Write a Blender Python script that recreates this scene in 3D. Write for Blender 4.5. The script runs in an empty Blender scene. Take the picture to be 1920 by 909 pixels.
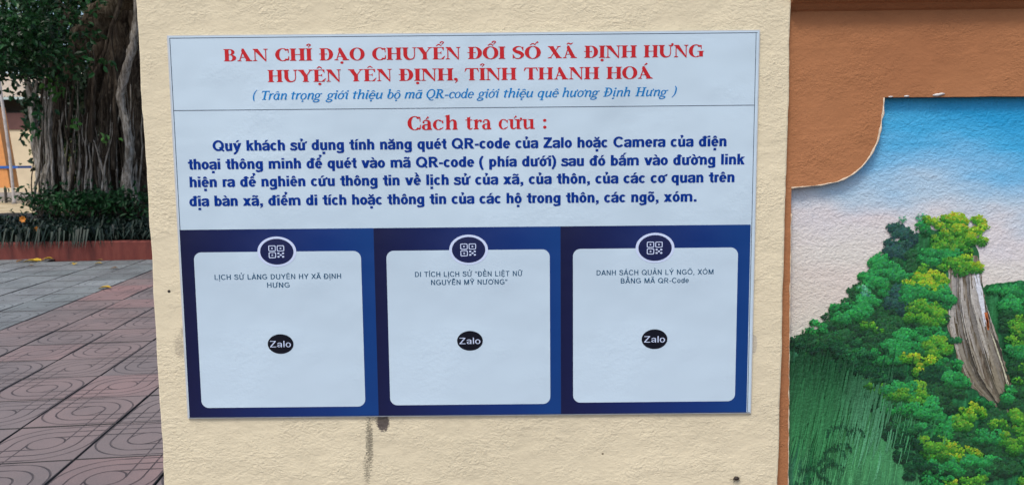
import bpy, bmesh, math, random
from mathutils import Vector, Matrix, noise
random.seed(7)
sc = bpy.context.scene
C = sc.collection
R = math.radians

# ------------------------------------------------------------------ camera
F, CX, CY = 1440.0, 960.0, 454.5
H, D = 1.25, 1.602                     # eye height, distance from camera to the pillar face
aX = Vector((1, -.0094, 0)).normalized()
aZ = -Vector((1091-CX, 14335-CY, F)).normalized(); aZ = (aZ-aX*aZ.dot(aX)).normalized()
aY = aZ.cross(aX)
def ray(px, py):
    v = Vector((px-CX, py-CY, F)); return Vector((v.dot(aX), v.dot(aY), v.dot(aZ)))
# world: camera at (0,-D,H); pillar face in the plane y = 0
def W(px, py, y=0.0):
    r = ray(px, py); r = r*((y+D)/r.y); return Vector((r.x, y, r.z+H))
def G(px, py, z=0.0):
    r = ray(px, py); r = r*((z-H)/r.z); return Vector((r.x, r.y-D, z))
cam_d = bpy.data.cameras.new('camera'); cam = bpy.data.objects.new('camera', cam_d); C.objects.link(cam)
cam_d.sensor_width = 36; cam_d.lens = F/1920*36; cam_d.clip_start = .05; cam_d.clip_end = 2000
M = Matrix(((aX.x, -aX.y, -aX.z, 0), (aY.x, -aY.y, -aY.z, -D), (aZ.x, -aZ.y, -aZ.z, H), (0, 0, 0, 1)))
cam.matrix_world = M
cam_d.dof.use_dof = True; cam_d.dof.focus_distance = D; cam_d.dof.aperture_fstop = 14
sc.camera = cam
# ------------------------------------------------------------------ light
SUN_EL, SUN_AZ = R(56), R(205)         # azimuth clockwise from +Y
w = bpy.data.worlds.new('World'); sc.world = w; w.use_nodes = True
nt = w.node_tree; bg = nt.nodes['Background']
sky = nt.nodes.new('ShaderNodeTexSky'); sky.sky_type = 'NISHITA'; sky.sun_disc = False
sky.sun_elevation = SUN_EL; sky.sun_rotation = SUN_AZ; sky.air_density = 1.0; sky.dust_density = 3.0; sky.ozone_density = 1.0
nt.links.new(sky.outputs[0], bg.inputs[0]); bg.inputs[1].default_value = .12
sd = bpy.data.lights.new('sun', 'SUN'); so = bpy.data.objects.new('sun', sd); C.objects.link(so)
sd.energy = 1.3; sd.angle = R(14); sd.color = (1, .95, .88)
dirv = Vector((math.sin(SUN_AZ)*math.cos(SUN_EL), math.cos(SUN_AZ)*math.cos(SUN_EL), math.sin(SUN_EL)))
so.rotation_euler = dirv.to_track_quat('Z', 'Y').to_euler(); so.location = (0, -3, 6)
sc.view_settings.view_transform = 'Standard'; sc.view_settings.look = 'None'
sc.view_settings.exposure = .60; sc.view_settings.gamma = 1

# ------------------------------------------------------------------ helpers
class MB:
    def __init__(s): s.v = []; s.f = []; s.c = []
    def add(s, vs, fs, col=None):
        n = len(s.v); s.v += [tuple(x) for x in vs]
        s.f += [tuple(i+n for i in f) for f in fs]
        s.c += [col or (1, 1, 1)]*len(fs)
    def box(s, a, b, col=None):
        x0, y0, z0 = a; x1, y1, z1 = b
        s.add([(x0,y0,z0),(x1,y0,z0),(x1,y1,z0),(x0,y1,z0),(x0,y0,z1),(x1,y0,z1),(x1,y1,z1),(x0,y1,z1)],
              [(3,2,1,0),(4,5,6,7),(0,1,5,4),(1,2,6,5),(2,3,7,6),(3,0,4,7)], col)
    def tube(s, pts, rad, n=7, col=None, wob=0.0):
        rings = []; up = Vector((.3, .9, .1))
        for i, p in enumerate(pts):
            p = Vector(p); a = Vector(pts[max(0, i-1)]); b = Vector(pts[min(len(pts)-1, i+1)])
            t = (b-a).normalized(); x = t.cross(up).normalized(); y = t.cross(x)
            r = rad[i] if hasattr(rad, '__len__') else rad
            rings.append([p+(x*math.cos(k*2*math.pi/n)+y*math.sin(k*2*math.pi/n))*r*(1+wob*noise.noise(p*6+Vector((k*1.7, 0, 0)))) for k in range(n)])
        vs = [q for rg in rings for q in rg]
        fs = [(i*n+k, i*n+(k+1) % n, (i+1)*n+(k+1) % n, (i+1)*n+k) for i in range(len(pts)-1) for k in range(n)]
        fs += [tuple(reversed(range(n))), tuple((len(pts)-1)*n+k for k in range(n))]
        s.add(vs, fs, col)
    def build(s, name, mat, parent=None, smooth=False, loc=None, colors=False):
        me = bpy.data.meshes.new(name)
        vs = s.v
        if loc is not None: vs = [(x-loc[0], y-loc[1], z-loc[2]) for x, y, z in vs]
        me.from_pydata(vs, [], s.f); me.update()
        if colors:
            ca = me.color_attributes.new('Col', 'FLOAT_COLOR', 'CORNER')
            buf = []
            for f, c in zip(s.f, s.c): buf += [c[0], c[1], c[2], 1]*len(f)
            ca.data.foreach_set('color', buf)
        if smooth: me.polygons.foreach_set('use_smooth', [True]*len(me.polygons))
        me.materials.append(mat)
        return link(name, me, parent, loc)
def link(name, me, parent=None, loc=None):
    o = bpy.data.objects.new(name, me); C.objects.link(o)
    if loc is not None: o.location = loc
    if parent: 
        o.parent = parent
        if loc is not None and parent.type == 'EMPTY': o.location = Vector(loc)-parent.location
    return o
def empty(name, loc=(0, 0, 0)):
    o = bpy.data.objects.new(name, None); o.location = loc; o.empty_display_size = .1; C.objects.link(o); return o
def tag(o, label=None, cat=None, group=None, kind=None):
    if label: o['label'] = label
    if cat: o['category'] = cat
    if group: o['group'] = group
    if kind: o['kind'] = kind
    return o
def keep(o, parent):                    # parent a world-space mesh under an Empty
    o.parent = parent; o.matrix_parent_inverse = Matrix.Translation(-parent.location); return o
def srgb(r, g, b):
    return tuple((c/255/12.92 if c/255 <= .04045 else ((c/255+.055)/1.055)**2.4) for c in (r, g, b))

# ------------------------------------------------------------------ materials
class Mt:
    def __init__(s, name, col=(.5, .5, .5), rough=.8, spec=.5):
        s.m = bpy.data.materials.new(name); s.m.use_nodes = True; s.t = s.m.node_tree
        s.b = s.t.nodes['Principled BSDF']; s.b.inputs['Base Color'].default_value = (*col, 1)
        s.b.inputs['Roughness'].default_value = rough; s.b.inputs['Specular IOR Level'].default_value = spec
        s.tc = None
    def n(s, typ, **kw):
        nd = s.t.nodes.new('ShaderNode'+typ)
        for k, v in kw.items():
            if k.startswith('i_'): nd.inputs[k[2:].replace('_', ' ')].default_value = v
            elif k.startswith('n'): nd.inputs[int(k[1:])].default_value = v
            else: setattr(nd, k, v)
        return nd
    def l(s, a, b): s.t.links.new(a, b)
    def obj(s):
        if not s.tc: s.tc = s.t.nodes.new('ShaderNodeTexCoord')
        return s.tc.outputs['Object']
    def mapped(s, sc_=(1, 1, 1), loc=(0, 0, 0), src=None):
        m = s.n('Mapping'); m.inputs['Scale'].default_value = sc_; m.inputs['Location'].default_value = loc
        s.l(src or s.obj(), m.inputs[0]); return m.outputs[0]
    def noise(s, scale, detail=4, rough=.55, vec=None, dist=0):
        nd = s.n('TexNoise', i_Scale=scale, i_Detail=detail, i_Roughness=rough, i_Distortion=dist)
        s.l(vec or s.obj(), nd.inputs['Vector']); return nd.outputs['Fac']
    def ramp(s, fac, stops, interp='LINEAR'):
        r = s.t.nodes.new('ShaderNodeValToRGB'); r.color_ramp.interpolation = interp; e = r.color_ramp.elements
        while len(e) < len(stops): e.new(.5)
        for el, (p, c) in zip(e, stops):
            el.position = p; el.color = (*c, 1) if hasattr(c, '__len__') else (c, c, c, 1)
        s.l(fac, r.inputs[0]); return r.outputs[0]
    def math(s, op, a, b=None, c=None):
        m = s.n('Math', operation=op)
        for i, q in enumerate((a, b, c)):
            if q is None: continue
            if isinstance(q, (int, float)): m.inputs[i].default_value = q
            else: s.l(q, m.inputs[i])
        return m.outputs[0]
    def mix(s, fac, a, b, blend='MIX'):
        m = s.n('Mix', data_type='RGBA', blend_type=blend)
        for i, q in ((0, fac), (6, a), (7, b)):
            if isinstance(q, (int, float)): m.inputs[i].default_value = q
            elif isinstance(q, tuple): m.inputs[i].default_value = (*q, 1)
            else: s.l(q, m.inputs[i])
        return m.outputs[2]
    def bump(s, h, strength=.5, dist=.01, prev=None):
        b = s.n('Bump', i_Strength=strength, i_Distance=dist); s.l(h, b.inputs['Height'])
        if prev: s.l(prev, b.inputs['Normal'])
        return b.outputs[0]
    def out(s, col=None, normal=None, rough=None):
        if col is not None: s.l(col, s.b.inputs['Base Color'])
        if normal is not None: s.l(normal, s.b.inputs['Normal'])
        if rough is not None: s.l(rough, s.b.inputs['Roughness'])
        return s.m
def sepxyz(m, src=None):
    s = m.n('SeparateXYZ'); m.l(src or m.obj(), s.inputs[0]); return s.outputs
def simple(name, col, rough=.7, var=.15, nscale=8, spec=.4, bump=0):
    m = Mt(name, col, rough, spec)
    dark = tuple(c*(1-var) for c in col); light = tuple(min(1, c*(1+var)) for c in col)
    return m.out(m.ramp(m.noise(nscale), [(.3, dark), (.7, light)]), m.bump(m.noise(nscale*6), .4, bump) if bump else None)

def stucco(name, base, dark, light, marks=None, scale=1.0, strength=1.0):
    m = Mt(name, base, .82, .3)
    v = m.mapped((1, 1, 1.35))
    wob = m.noise(9, 3, .5, v)
    n1 = m.noise(150*scale, 2, .5, v, .5)
    n2 = m.noise(60*scale, 3, .55, v, .3)
    n3 = m.noise(400*scale, 2, .6, v)
    h = m.math('ADD', m.math('MULTIPLY', n1, 1.0), m.math('ADD', m.math('MULTIPLY', n2, 1.0), m.math('MULTIPLY', n3, .25)))
    amp = m.ramp(wob, [(.35, .30), (.62, 1.0)])
    h = m.math('MULTIPLY', h, amp)
    nrm = m.bump(h, strength*.8, .0025)
    col = m.ramp(m.noise(2.2, 4, .6), [(.3, dark), (.5, base), (.72, light)])
    pit = m.ramp(m.noise(210*scale, 1, .5, v), [(.20, .5), (.27, 1.0)])
    col = m.mix(.6, col, pit, 'MULTIPLY')
    tro = m.ramp(m.noise(14, 5, .7, m.mapped((1, 1, 3)), 1.2), [(.42, .93), (.55, 1.0), (.7, 1.04)]); col = m.mix(.8, col, tro, 'MULTIPLY')
    if marks: col = marks(m, col, n1, n3)
    return m.out(col, nrm)

def pillar_marks(m, col, n1, n3):
    x, y, z = sepxyz(m)
    def blob(px, py, rx, ry, lo, hi, c, thr=.5, amount=1.0, tex=None):
        nonlocal col
        p = W(px, py); s = D/F
        dx = m.math('MULTIPLY', m.math('SUBTRACT', x, p.x), 1/(rx*s)); dz = m.math('MULTIPLY', m.math('SUBTRACT', z, p.z), 1/(ry*s))
        r2 = m.math('ADD', m.math('MULTIPLY', dx, dx), m.math('MULTIPLY', dz, dz))
        fall = m.math('SUBTRACT', 1.0, r2); fall = m.math('MAXIMUM', fall, 0.0)
        f = m.math('MULTIPLY_ADD', fall, hi, m.math('MULTIPLY', tex, -1.0))
        f = m.math('MULTIPLY', m.math('MAXIMUM', m.math('MINIMUM', m.math('MULTIPLY', f, 8.0), 1.0), 0.0), amount)
        col = m.mix(f, col, c)
    t = m.noise(330, 3, .6, m.mapped((.7, 1, 1.6)))
    blob(718, 790, 19, 30, 0, .95, (.04, .03, .04), tex=t, amount=.9)
    blob(693, 830, 14, 110, 0, .68, (.11, .10, .075), tex=t, amount=.75)
    blob(688, 880, 15, 75, 0, .62, (.11, .10, .075), tex=t, amount=.65)
    blob(708, 785, 60, 12, 0, .60, (.16, .14, .11), tex=t, amount=.6)
    blob(338, 650, 24, 46, 0, .70, (.30, .26, .20), tex=t, amount=.55)
    blob(345, 622, 14, 18, 0, .72, (.26, .23, .18), tex=t, amount=.6)
    blob(1413, 645, 11, 30, 0, .95, (.38, .35, .30), tex=t, amount=.6)
    blob(317, 546, 3.2, 3.2, 0, 4, (.04, .035, .03), tex=t)
    blob(1404, 97, 2.5, 2.5, 0, 4, (.1, .08, .06), tex=t)
    blob(1130, 850, 2.2, 2.2, 0, 4, (.2, .16, .1), tex=t)
    return col
CREAM = (.70, .625, .445)
mPillar = stucco('cream_stucco', CREAM, tuple(c*.93 for c in CREAM), tuple(min(1, c*1.05) for c in CREAM), pillar_marks)
TERRA = (.385, .165, .070)
mTerra = stucco('terracotta_paint', TERRA, (.345, .142, .060), (.42, .182, .080), None, 1.15, .9)
mLip = simple('chipped_plaster_edge', (.62, .52, .40), .85, .2, 60)

# ------------------------------------------------------------------ boundary wall with pillar, terracotta panel and mural
def wobbly_poly(mb, pts, y0, y1, amp=0.0, step=.012):
    """extruded outline (list of (x,z)), edges subdivided and made slightly uneven"""
    out = []
    for i, a in enumerate(pts):
        b = pts[(i+1) % len(pts)]; L = math.hypot(b[0]-a[0], b[1]-a[1]); n = max(1, int(L/step)) if amp else 1
        for k in range(n):
            t = k/n; x = a[0]+(b[0]-a[0])*t; z = a[1]+(b[1]-a[1])*t
            if amp and k:
                x += amp*noise.noise(Vector((x*9, z*9, 1))) + amp*.5*noise.noise(Vector((x*60, z*60, 5)))
                z += amp*noise.noise(Vector((x*9, z*9, 7))) + amp*.5*noise.noise(Vector((x*60, z*60, 9)))
            out.append((x, z))
    n = len(out)
    vs = [(x, y0, z) for x, z in out]+[(x, y1, z) for x, z in out]
    fs = [tuple(range(n)), tuple(reversed(range(n, 2*n)))]
    fs += [(i, i+n, (i+1) % n+n, (i+1) % n) for i in range(n)]
    mb.add(vs, fs)
xl, xr = W(281, 454).x, W(1471.5, 454).x
pil = empty('gate_pillar', ((xl+xr)/2, .2, 0))
tag(pil, 'broad cream stucco pillar that carries the printed notice', 'pillar')
mb = MB(); wobbly_poly(mb, [(xl, -.02), (xr, -.02), (xr, 2.15), (xl, 2.15)], 0, .42, .0025, .02)
o = keep(mb.build('shaft', mPillar), pil)
bv = o.modifiers.new('soft_edges', 'BEVEL'); bv.width = .004; bv.segments = 2; bv.limit_method = 'ANGLE'
mb = MB(); mb.box((xl-.06, -.06, 2.152), (xr+.06, .48, 2.26)); mb.box((xl-.03, -.03, 2.262), (xr+.03, .45, 2.32))
keep(mb.build('pillar_cap', mPillar), pil)

TY, MY = .020, .038                      # terracotta face, mural face
def w2(px, py, y): p = W(px, py, y); return (p.x, p.z)
wl = empty('painted_wall', (xr+1.5, .2, 0))
tag(wl, 'terracotta garden wall right of the cream pillar with a painted landscape in its recess', 'wall')
mb = MB()
crv = [(1657, 183), (1655.5, 212), (1651, 240), (1644, 268), (1632, 292), (1615, 314), (1596, 329), (1570, 341), (1540, 347), (1510, 350), (1484, 353)]
strip = [(1483.5, 400), (1482, 470), (1481, 560), (1480, 650), (1479, 760), (1478, 880), (1477.5, 1000)]
right = w2(2500, 165, TY)[0]
outl = [(xr+.001, .1), (w2(1477.5, 1000, TY)[0], .1)] + [w2(x, y, TY) for x, y in reversed(strip)] + [w2(x, y, TY) for x, y in reversed(crv)] + [(right, w2(1657, 183, TY)[1]), (right, 1.80), (xr+.001, 1.80)]
wobbly_poly(mb, outl, TY, TY+.17, .0012, .01)
keep(mb.build('panel_surround', mTerra), wl)
mb = MB(); mb.box((xr+.001, .2, 0), (right, .36, 1.80)); mb.box((w2(1477.5, 1000, TY)[0]+.002, TY+.03, 0), (right, .2, .098)); keep(mb.build('wall_core', mTerra), wl)
# chipped cream lip along the recess edge
mb = MB()
def lip(path, wdt):
    pts = [Vector((p[0], TY-.0006, p[1])) for p in path]
    fine = []
    for a, b in zip(pts, pts[1:]):
        n = max(2, int((b-a).length/.006))
        fine += [a.lerp(b, k/n) for k in range(n)]
    fine.append(pts[-1])
    rad = [max(.0003, wdt*(.8+1.3*noise.noise(q*45)+.7*noise.noise(q*130))) for q in fine]
    mb.tube([q+Vector((.0012*noise.noise(q*50), 0, .0012*noise.noise(q*50+Vector((4, 4, 4))))) for q in fine], rad, 6)
lip([w2(x, y, TY) for x, y in crv], .0019)
lip([w2(x, y, TY) for x, y in strip[:]], .0011)
keep(mb.build('chipped_edge', mLip, smooth=True), wl)
mb = MB()
for px, py, r in ((1757, 179, .006), (1765, 177, .0045), (1700, 181, .0035), (1670, 182, .003)):
    p = W(px, py, TY-.0005); mb.tube([p+Vector((-r*1.5, 0, 0)), p, p+Vector((r*1.5, 0, .0005))], [.0012, r*.55, .001], 7, wob=.6)
keep(mb.build('plaster_chip', simple('whitish_plaster', (.62, .6, .58), .8, .1, 50), smooth=True), wl)
# cornice: stepped moulding overhanging the panel
mb = MB()
zc = W(1500, 23, TY).z
prof = [(TY+.001, zc), (TY-.006, zc+.004), (TY-.016, zc+.013), (TY-.022, zc+.016), (TY-.024, zc+.0185), (TY-.033, zc+.020), (TY-.033, zc+.075), (TY+.001, zc+.078), (TY+.15, zc+.078)]
n = len(prof); mb.add([(xr+.001, y, z) for y, z in prof]+[(right, y, z+.004) for y, z in prof], [(i, i+n, i+n+1, i+1) for i in range(n-1)]+[tuple(range(n)), tuple(reversed(range(n, 2*n)))])
keep(mb.build('cornice', mTerra), wl)

# ---- the mural: paint layers on the plaster of the recess
def paint_bump(m, scale=1.0, st=.8):
    v = m.mapped((1, 1, 1.3)); h = m.math('ADD', m.noise(150*scale, 2, .5, v, .5), m.noise(60*scale, 3, .5, v))
    return m.bump(h, st, .0027)
m = Mt('sky_paint', rough=.5, spec=.4)
x, y, z = sepxyz(m)
zt, zb = W(1700, 180, MY).z, W(1700, 600, MY).z
wav = m.noise(5, 3, .55, m.mapped((.8, 1, 2)))
t = m.math('MULTIPLY_ADD', z, 1/(zt-zb), -zb/(zt-zb))
xt = m.math('MULTIPLY', m.math('SUBTRACT', x, W(1700, 300, MY).x), .35)
t = m.math('ADD', m.math('ADD', t, xt), m.math('MULTIPLY', m.math('SUBTRACT', wav, .5), .42))
skycol = m.ramp(t, [(0, (.60, .58, .50)), (.30, (.64, .62, .58)), (.44, (.62, .60, .62)), (.56, (.42, .56, .68)), (.70, (.20, .47, .72)), (.85, (.05, .38, .68)), (1, (.012, .30, .60))])
pk = m.ramp(m.noise(3.2, 2, .5, m.mapped((.7, 1, 1.8), (3, 1, 2))), [(.5, 0.0), (.66, .2)])
skycol = m.mix(pk, skycol, (.66, .46, .47))
mSky = m.out(skycol, paint_bump(m))
mural = MB(); mural.add([W(1476, 179, MY), (right+.0, MY, W(1476, 179, MY).z), (right, MY, .1), (W(1476, 600, MY).x, MY, .1)], [(3, 2, 1, 0)])
mur = keep(mural.build('mural', mSky), wl); tag(mur, 'painted sky, forested karst hill and grey cliff')

def mvec(px, py, lift): p = W(px, py, MY); return (p.x, MY-lift, p.z)
def jag(pts, amp, step, seed=0):
    out = []
    for i in range(len(pts)-1):
        a, b = pts[i], pts[i+1]; L = math.hypot(b[0]-a[0], b[1]-a[1]); n = max(1, int(L/step))
        for k in range(n):
            t = k/n; x = a[0]+(b[0]-a[0])*t; y = a[1]+(b[1]-a[1])*t
            out.append((x+amp*noise.noise(Vector((x*.12, y*.12, seed))), y+amp*noise.noise(Vector((x*.12, y*.12, seed+9)))))
    out.append(pts[-1]); return out
def sub_paint(name, mbx, mat, colors=False):
    o = mbx.build(name, mat, None, colors=colors); o.parent = mur; return o
# far hill on the right and main hill
m = Mt('hill_paint', rough=.5)
v = m.mapped((1, 1, .09)); st = m.noise(85, 4, .65, v, .2); v2 = m.mapped((1, 1, .5)); big = m.noise(6.5, 3, .5, v2)
x, y, z = sepxyz(m)
col = m.ramp(st, [(.3, (.003, .045, .018)), (.5, (.006, .095, .03)), (.62, (.015, .17, .05)), (.75, (.04, .28, .11))])
pc = W(1650, 830, MY)
dx = m.math('MULTIPLY', m.math('SUBTRACT', x, pc.x), 1/.145); dz = m.math('MULTIPLY', m.math('SUBTRACT', z, pc.z), 1/.17)
glow = m.math('SUBTRACT', 1.0, m.math('ADD', m.math('MULTIPLY', dx, dx), m.math('MULTIPLY', dz, dz)))
glow = m.math('MULTIPLY', m.math('MAXIMUM', glow, 0.0), m.ramp(st, [(.25, .35), (.7, 1.0)]))
col = m.mix(m.math('MULTIPLY', glow, .95), col, (.075, .33, .13))
col = m.mix(m.ramp(big, [(.55, 0.0), (.7, .5)]), col, (.02, .13, .03))
pc = W(1490, 850, MY); edge = m.math('MAXIMUM', m.math('SUBTRACT', 1.0, m.math('MULTIPLY', m.math('ABSOLUTE', m.math('SUBTRACT', x, pc.x)), 1/.03)), 0.0)
col = m.mix(m.math('MULTIPLY', edge, .45), col, (.06, .24, .15))
mHill = m.out(col, paint_bump(m, 1, .6))
mb = MB()
far = jag([(1836, 545), (1850, 533), (1880, 530), (1900, 527), (1925, 525), (2000, 520), (2100, 560), (2300, 640)], 3, 5, 3)+[(2300, 1050), (1836, 1050)]
vs = [mvec(a, b, .0003) for a, b in far]; mb.add(vs, [tuple(reversed(range(len(vs))))]); sub_paint('far_hill_paint', mb, mHill)
mb = MB()
main = jag([(1478, 640), (1500, 628), (1530, 617), (1562, 603), (1575, 572), (1600, 560), (1622, 547), (1625, 520), (1650, 492), (1662, 478), (1670, 462), (1690, 446), (1712, 440), (1740, 432), (1800, 428), (1826, 446), (1834, 470), (1840, 520), (1846, 560), (1870, 640), (1890, 700), (1900, 760)], 4, 5, 1)+[(1960, 850), (2060, 1050), (1478, 1050)]
vs = [mvec(a, b, .0006) for a, b in main]; mb.add(vs, [tuple(reversed(range(len(vs))))]); sub_paint('hill_paint', mb, mHill)
# cliff
m = Mt('rock_paint', rough=.5)
v = m.mapped((1, 1, .10)); s1 = m.noise(130, 4, .65, v, .3); s2 = m.noise(50, 3, .6, m.mapped((1, 1, .2)), .3)
col = m.ramp(s1, [(.30, (.035, .025, .015)), (.43, (.13, .10, .07)), (.56, (.27, .24, .19)), (.68, (.48, .46, .44)), (.8, (.66, .66, .68))])
col = m.mix(m.ramp(s2, [(.42, .75), (.58, 0.0)]), col, (.07, .055, .025))
mRock = m.out(col, m.bump(s1, .8, .004))
mb = MB()
rock = jag([(1778, 500), (1774, 560), (1776, 610), (1790, 655), (1800, 690), (1815, 722), (1842, 742), (1862, 752), (1875, 775), (1897, 782), (1896, 720), (1880, 670), (1866, 620), (1850, 580), (1842, 540), (1838, 500), (1832, 480), (1790, 482), (1778, 500)], 4, 5, 5)
vs = [mvec(a, b, .0012) for a, b in rock[:-1]]; mb.add(vs, [tuple(range(len(vs)))])
# make sure it faces the camera
sub_paint('rock_paint', mb, mRock)
# rock strokes (bright crest lines and dark cracks)
mb = MB()
def stroke(mb, pts, wd, lift, col, n=10):
    prev = None
    for k in range(n+1):
        t = k/n*(len(pts)-1); i = min(int(t), len(pts)-2); f = t-i
        x = pts[i][0]*(1-f)+pts[i+1][0]*f; y = pts[i][1]*(1-f)+pts[i+1][1]*f
        ww = wd*(.5+.5*math.sin(math.pi*min(1, (k+.4)/n)))*(.7+.6*noise.noise(Vector((x*.3, y*.3, wd))))
        a, b = mvec(x-ww/2, y, lift), mvec(x+ww/2, y, lift)
        if prev: mb.add([prev[0], prev[1], b, a], [(0, 1, 2, 3)], col)
        prev = (a, b)
rr = random.Random(5)
def rockx(y, t):
    yl = [(500, 1779, 1838), (560, 1776, 1846), (610, 1778, 1863), (655, 1790, 1876), (690, 1802, 1885), (722, 1818, 1893), (745, 1845, 1896), (775, 1876, 1898)]
    for a, b in zip(yl, yl[1:]):
        if a[0] <= y <= b[0]:
            f = (y-a[0])/(b[0]-a[0]); l = a[1]+(b[1]-a[1])*f; r = a[2]+(b[2]-a[2])*f; return l+(r-l)*t
    return 1880
cols = [(.60, .60, .60), (.48, .46, .42), (.33, .30, .24), (.04, .03, .018), (.03, .022, .015), (.20, .15, .09), (.62, .62, .64), (.14, .11, .07)]
for k in range(110):
    t = rr.random(); y0 = rr.uniform(500, 700); L = rr.uniform(30, 120); y1 = min(775, y0+L)
    ph = (t*3.1) % 1.0                                   # three painted columns, pale ridge to dark cleft
    top_ = (.40, .39, .37); low_ = (.19, .17, .12); f = min(1, max(0, (y0-500)/170)); base_ = [top_[i]*(1-f)+low_[i]*f for i in range(3)]
    g_ = 1.25-1.05*ph**1.6+rr.uniform(-.12, .12)
    c = tuple(max(.02, q*g_) for q in base_)
    stroke(mb, [(rockx(y, min(.97, max(.03, t+.02*math.sin(y*.05+k)))), y) for y in (y0, (y0+y1)/2, y1)], rr.uniform(3, 8), .0014+k*.000003, c)
for k in range(26):
    t = rr.choice([.05, .31, .34, .64, .67, .96])+rr.uniform(-.02, .02); y0 = rr.uniform(500, 680); y1 = min(772, y0+rr.uniform(30, 90))
    stroke(mb, [(rockx(y, min(.99, max(.01, t))), y) for y in (y0, (y0+y1)/2, y1)], rr.uniform(1, 2.2), .0018+k*.000003, rr.choice([(.55, .55, .52), (.03, .025, .015), (.45, .44, .38)]))
for k in range(12):
    y0 = 498+rr.uniform(0, 30); stroke(mb, [(1828+rr.uniform(-4, 4), y0), (1838+rr.uniform(-3, 4), y0+45), (1847+rr.uniform(-4, 3), y0+85)], rr.uniform(2, 4), .0020+k*.000003, (.62, .66, .72))
for k in range(3): stroke(mb, [(1845+k*2, 585), (1850+k, 605), (1851+k, 618)], 4, .0021, (.45, .12, .03))
for k in range(8): stroke(mb, [(1852+k*4, 610+k*12), (1866+k*4, 645+k*12), (1880+k*2, 690+k*9)], 1.5, .0021+k*.000002, (.50, .50, .36))
m = Mt('dab_paint', rough=.45, spec=.5); a = m.n('Attribute', attribute_name='Col'); h = m.noise(150, 2, .5)
mDab = m.out(a.outputs['Color'], m.bump(h, .5, .004))
o = sub_paint('rock_stroke', mb, mDab, True); o['kind'] = 'stuff'
# foliage: overlapping little brush dabs in domed clumps
mb = MB(); lift = [.0022]
def dab(x, y, s, ang, col):
    lift[0] += 2.0e-8
    l = lift[0]; ca, sa = math.cos(ang), math.sin(ang)
    pts = [(-.5, .25), (-.35, -.35), (.0, -.5), (.38, -.3), (.5, .28), (.15, .1), (-.12, .3)]
    vs = [mvec(x+(a*ca-b*sa)*s, y+(a*sa+b*ca)*s, l) for a, b in pts]
    mb.add(vs, [(0, 1, 2, 6), (2, 3, 5, 6), (3, 4, 5)], col)
PAL = {
 'blue': [(.006, .035, .035), (.015, .07, .06), (.03, .12, .09)],
 'dark': [(.004, .030, .014), (.010, .07, .025), (.02, .13, .04)],
 'emer': [(.005, .065, .018), (.014, .20, .045), (.035, .37, .09)],
 'deep': [(.003, .030, .014), (.004, .055, .022), (.010, .10, .035)],
 'emer2': [(.004, .045, .018), (.010, .11, .035), (.025, .19, .06)],
 'teal': [(.05, .22, .14), (.10, .38, .22), (.20, .50, .32)],
 'lime': [(.006, .07, .012), (.035, .22, .022), (.17, .44, .035)],
 'yell': [(.012, .12, .012), (.08, .31, .02), (.42, .56, .03)]}
def clump(cx, cy, rx, ry, pal, dens=1.0, s=6.0, thin=0.0, sparse=1.0):
    P = PAL[pal]; poms = []
    for _ in range(max(2, int(rx*ry/62*sparse*min(dens, 1.1)))):
        a = rr.uniform(0, 2*math.pi); q = math.sqrt(rr.random())*.85
        poms.append((cy+math.sin(a)*q*ry, cx+math.cos(a)*q*rx, rr.uniform(8, 13)*(.75 if min(rx, ry) < 16 else 1)))
    poms.sort()
    for py_, px_, r_ in poms:
        rx2, ry2 = r_*rr.uniform(1.0, 1.35), r_*rr.uniform(.7, .95); lvl = -.18*(py_-cy)/ry+rr.uniform(-.12, .10); items = []
        for k in range(int(r_*r_*.62*min(dens, 1))):
            a = rr.uniform(0, 2*math.pi); q = math.sqrt(rr.random()); u, v = q*math.cos(a), q*math.sin(a)
            if q > .86 and rr.random() < .4: continue
            items.append((.42-.50*v+.16*u+lvl+rr.uniform(-.2, .2), u, v))
        items.sort()
        for b, u, v in items:
            b = max(0, min(.999, b)); c0, c1 = (P[0], P[1]) if b < .5 else (P[1], P[2]); f = (b % .5)*2
            col = tuple((c0[i]*(1-f)+c1[i]*f)*rr.uniform(.7, 1.25) for i in range(3))
            dab(px_+u*rx2, py_+v*ry2, s*rr.uniform(.45, .95), rr.uniform(-.9, .9), col)
# upright bristle streaks on the lower slope
streaks = MB()
for k in range(420):
    x0 = rr.uniform(1484, 1760); y0 = rr.uniform(640, 900); L = rr.uniform(25, 90); lean = rr.uniform(-.28, -.10)*L
    if y0 < 640+ (x0-1480)*.1: continue
    inner = ((x0-1650)/120)**2+((y0+L/2-840)/150)**2 < 1
    c = rr.choice([(.05, .22, .09), (.09, .29, .15), (.03, .16, .06), (.12, .33, .18)] if inner else [(.006, .07, .03), (.010, .11, .035), (.015, .14, .045), (.02, .17, .06)])
    f_ = min(1, max(0, (y0+L/2-680)/170)); q_ = rr.uniform(.7, 1.3); c = tuple(((.004, .06, .02)[i]*(1-f_)+(.065, .29, .11)[i]*f_)*q_ for i in range(3))
    stroke(streaks, [(x0, y0), (x0+lean*.4, y0+L/2), (x0+lean, y0+L)], rr.uniform(1.0, 3.2), .0008+k*.0000012, c, 5)
o = sub_paint('brush_stroke', streaks, mDab, True); o['kind'] = 'stuff'
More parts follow.
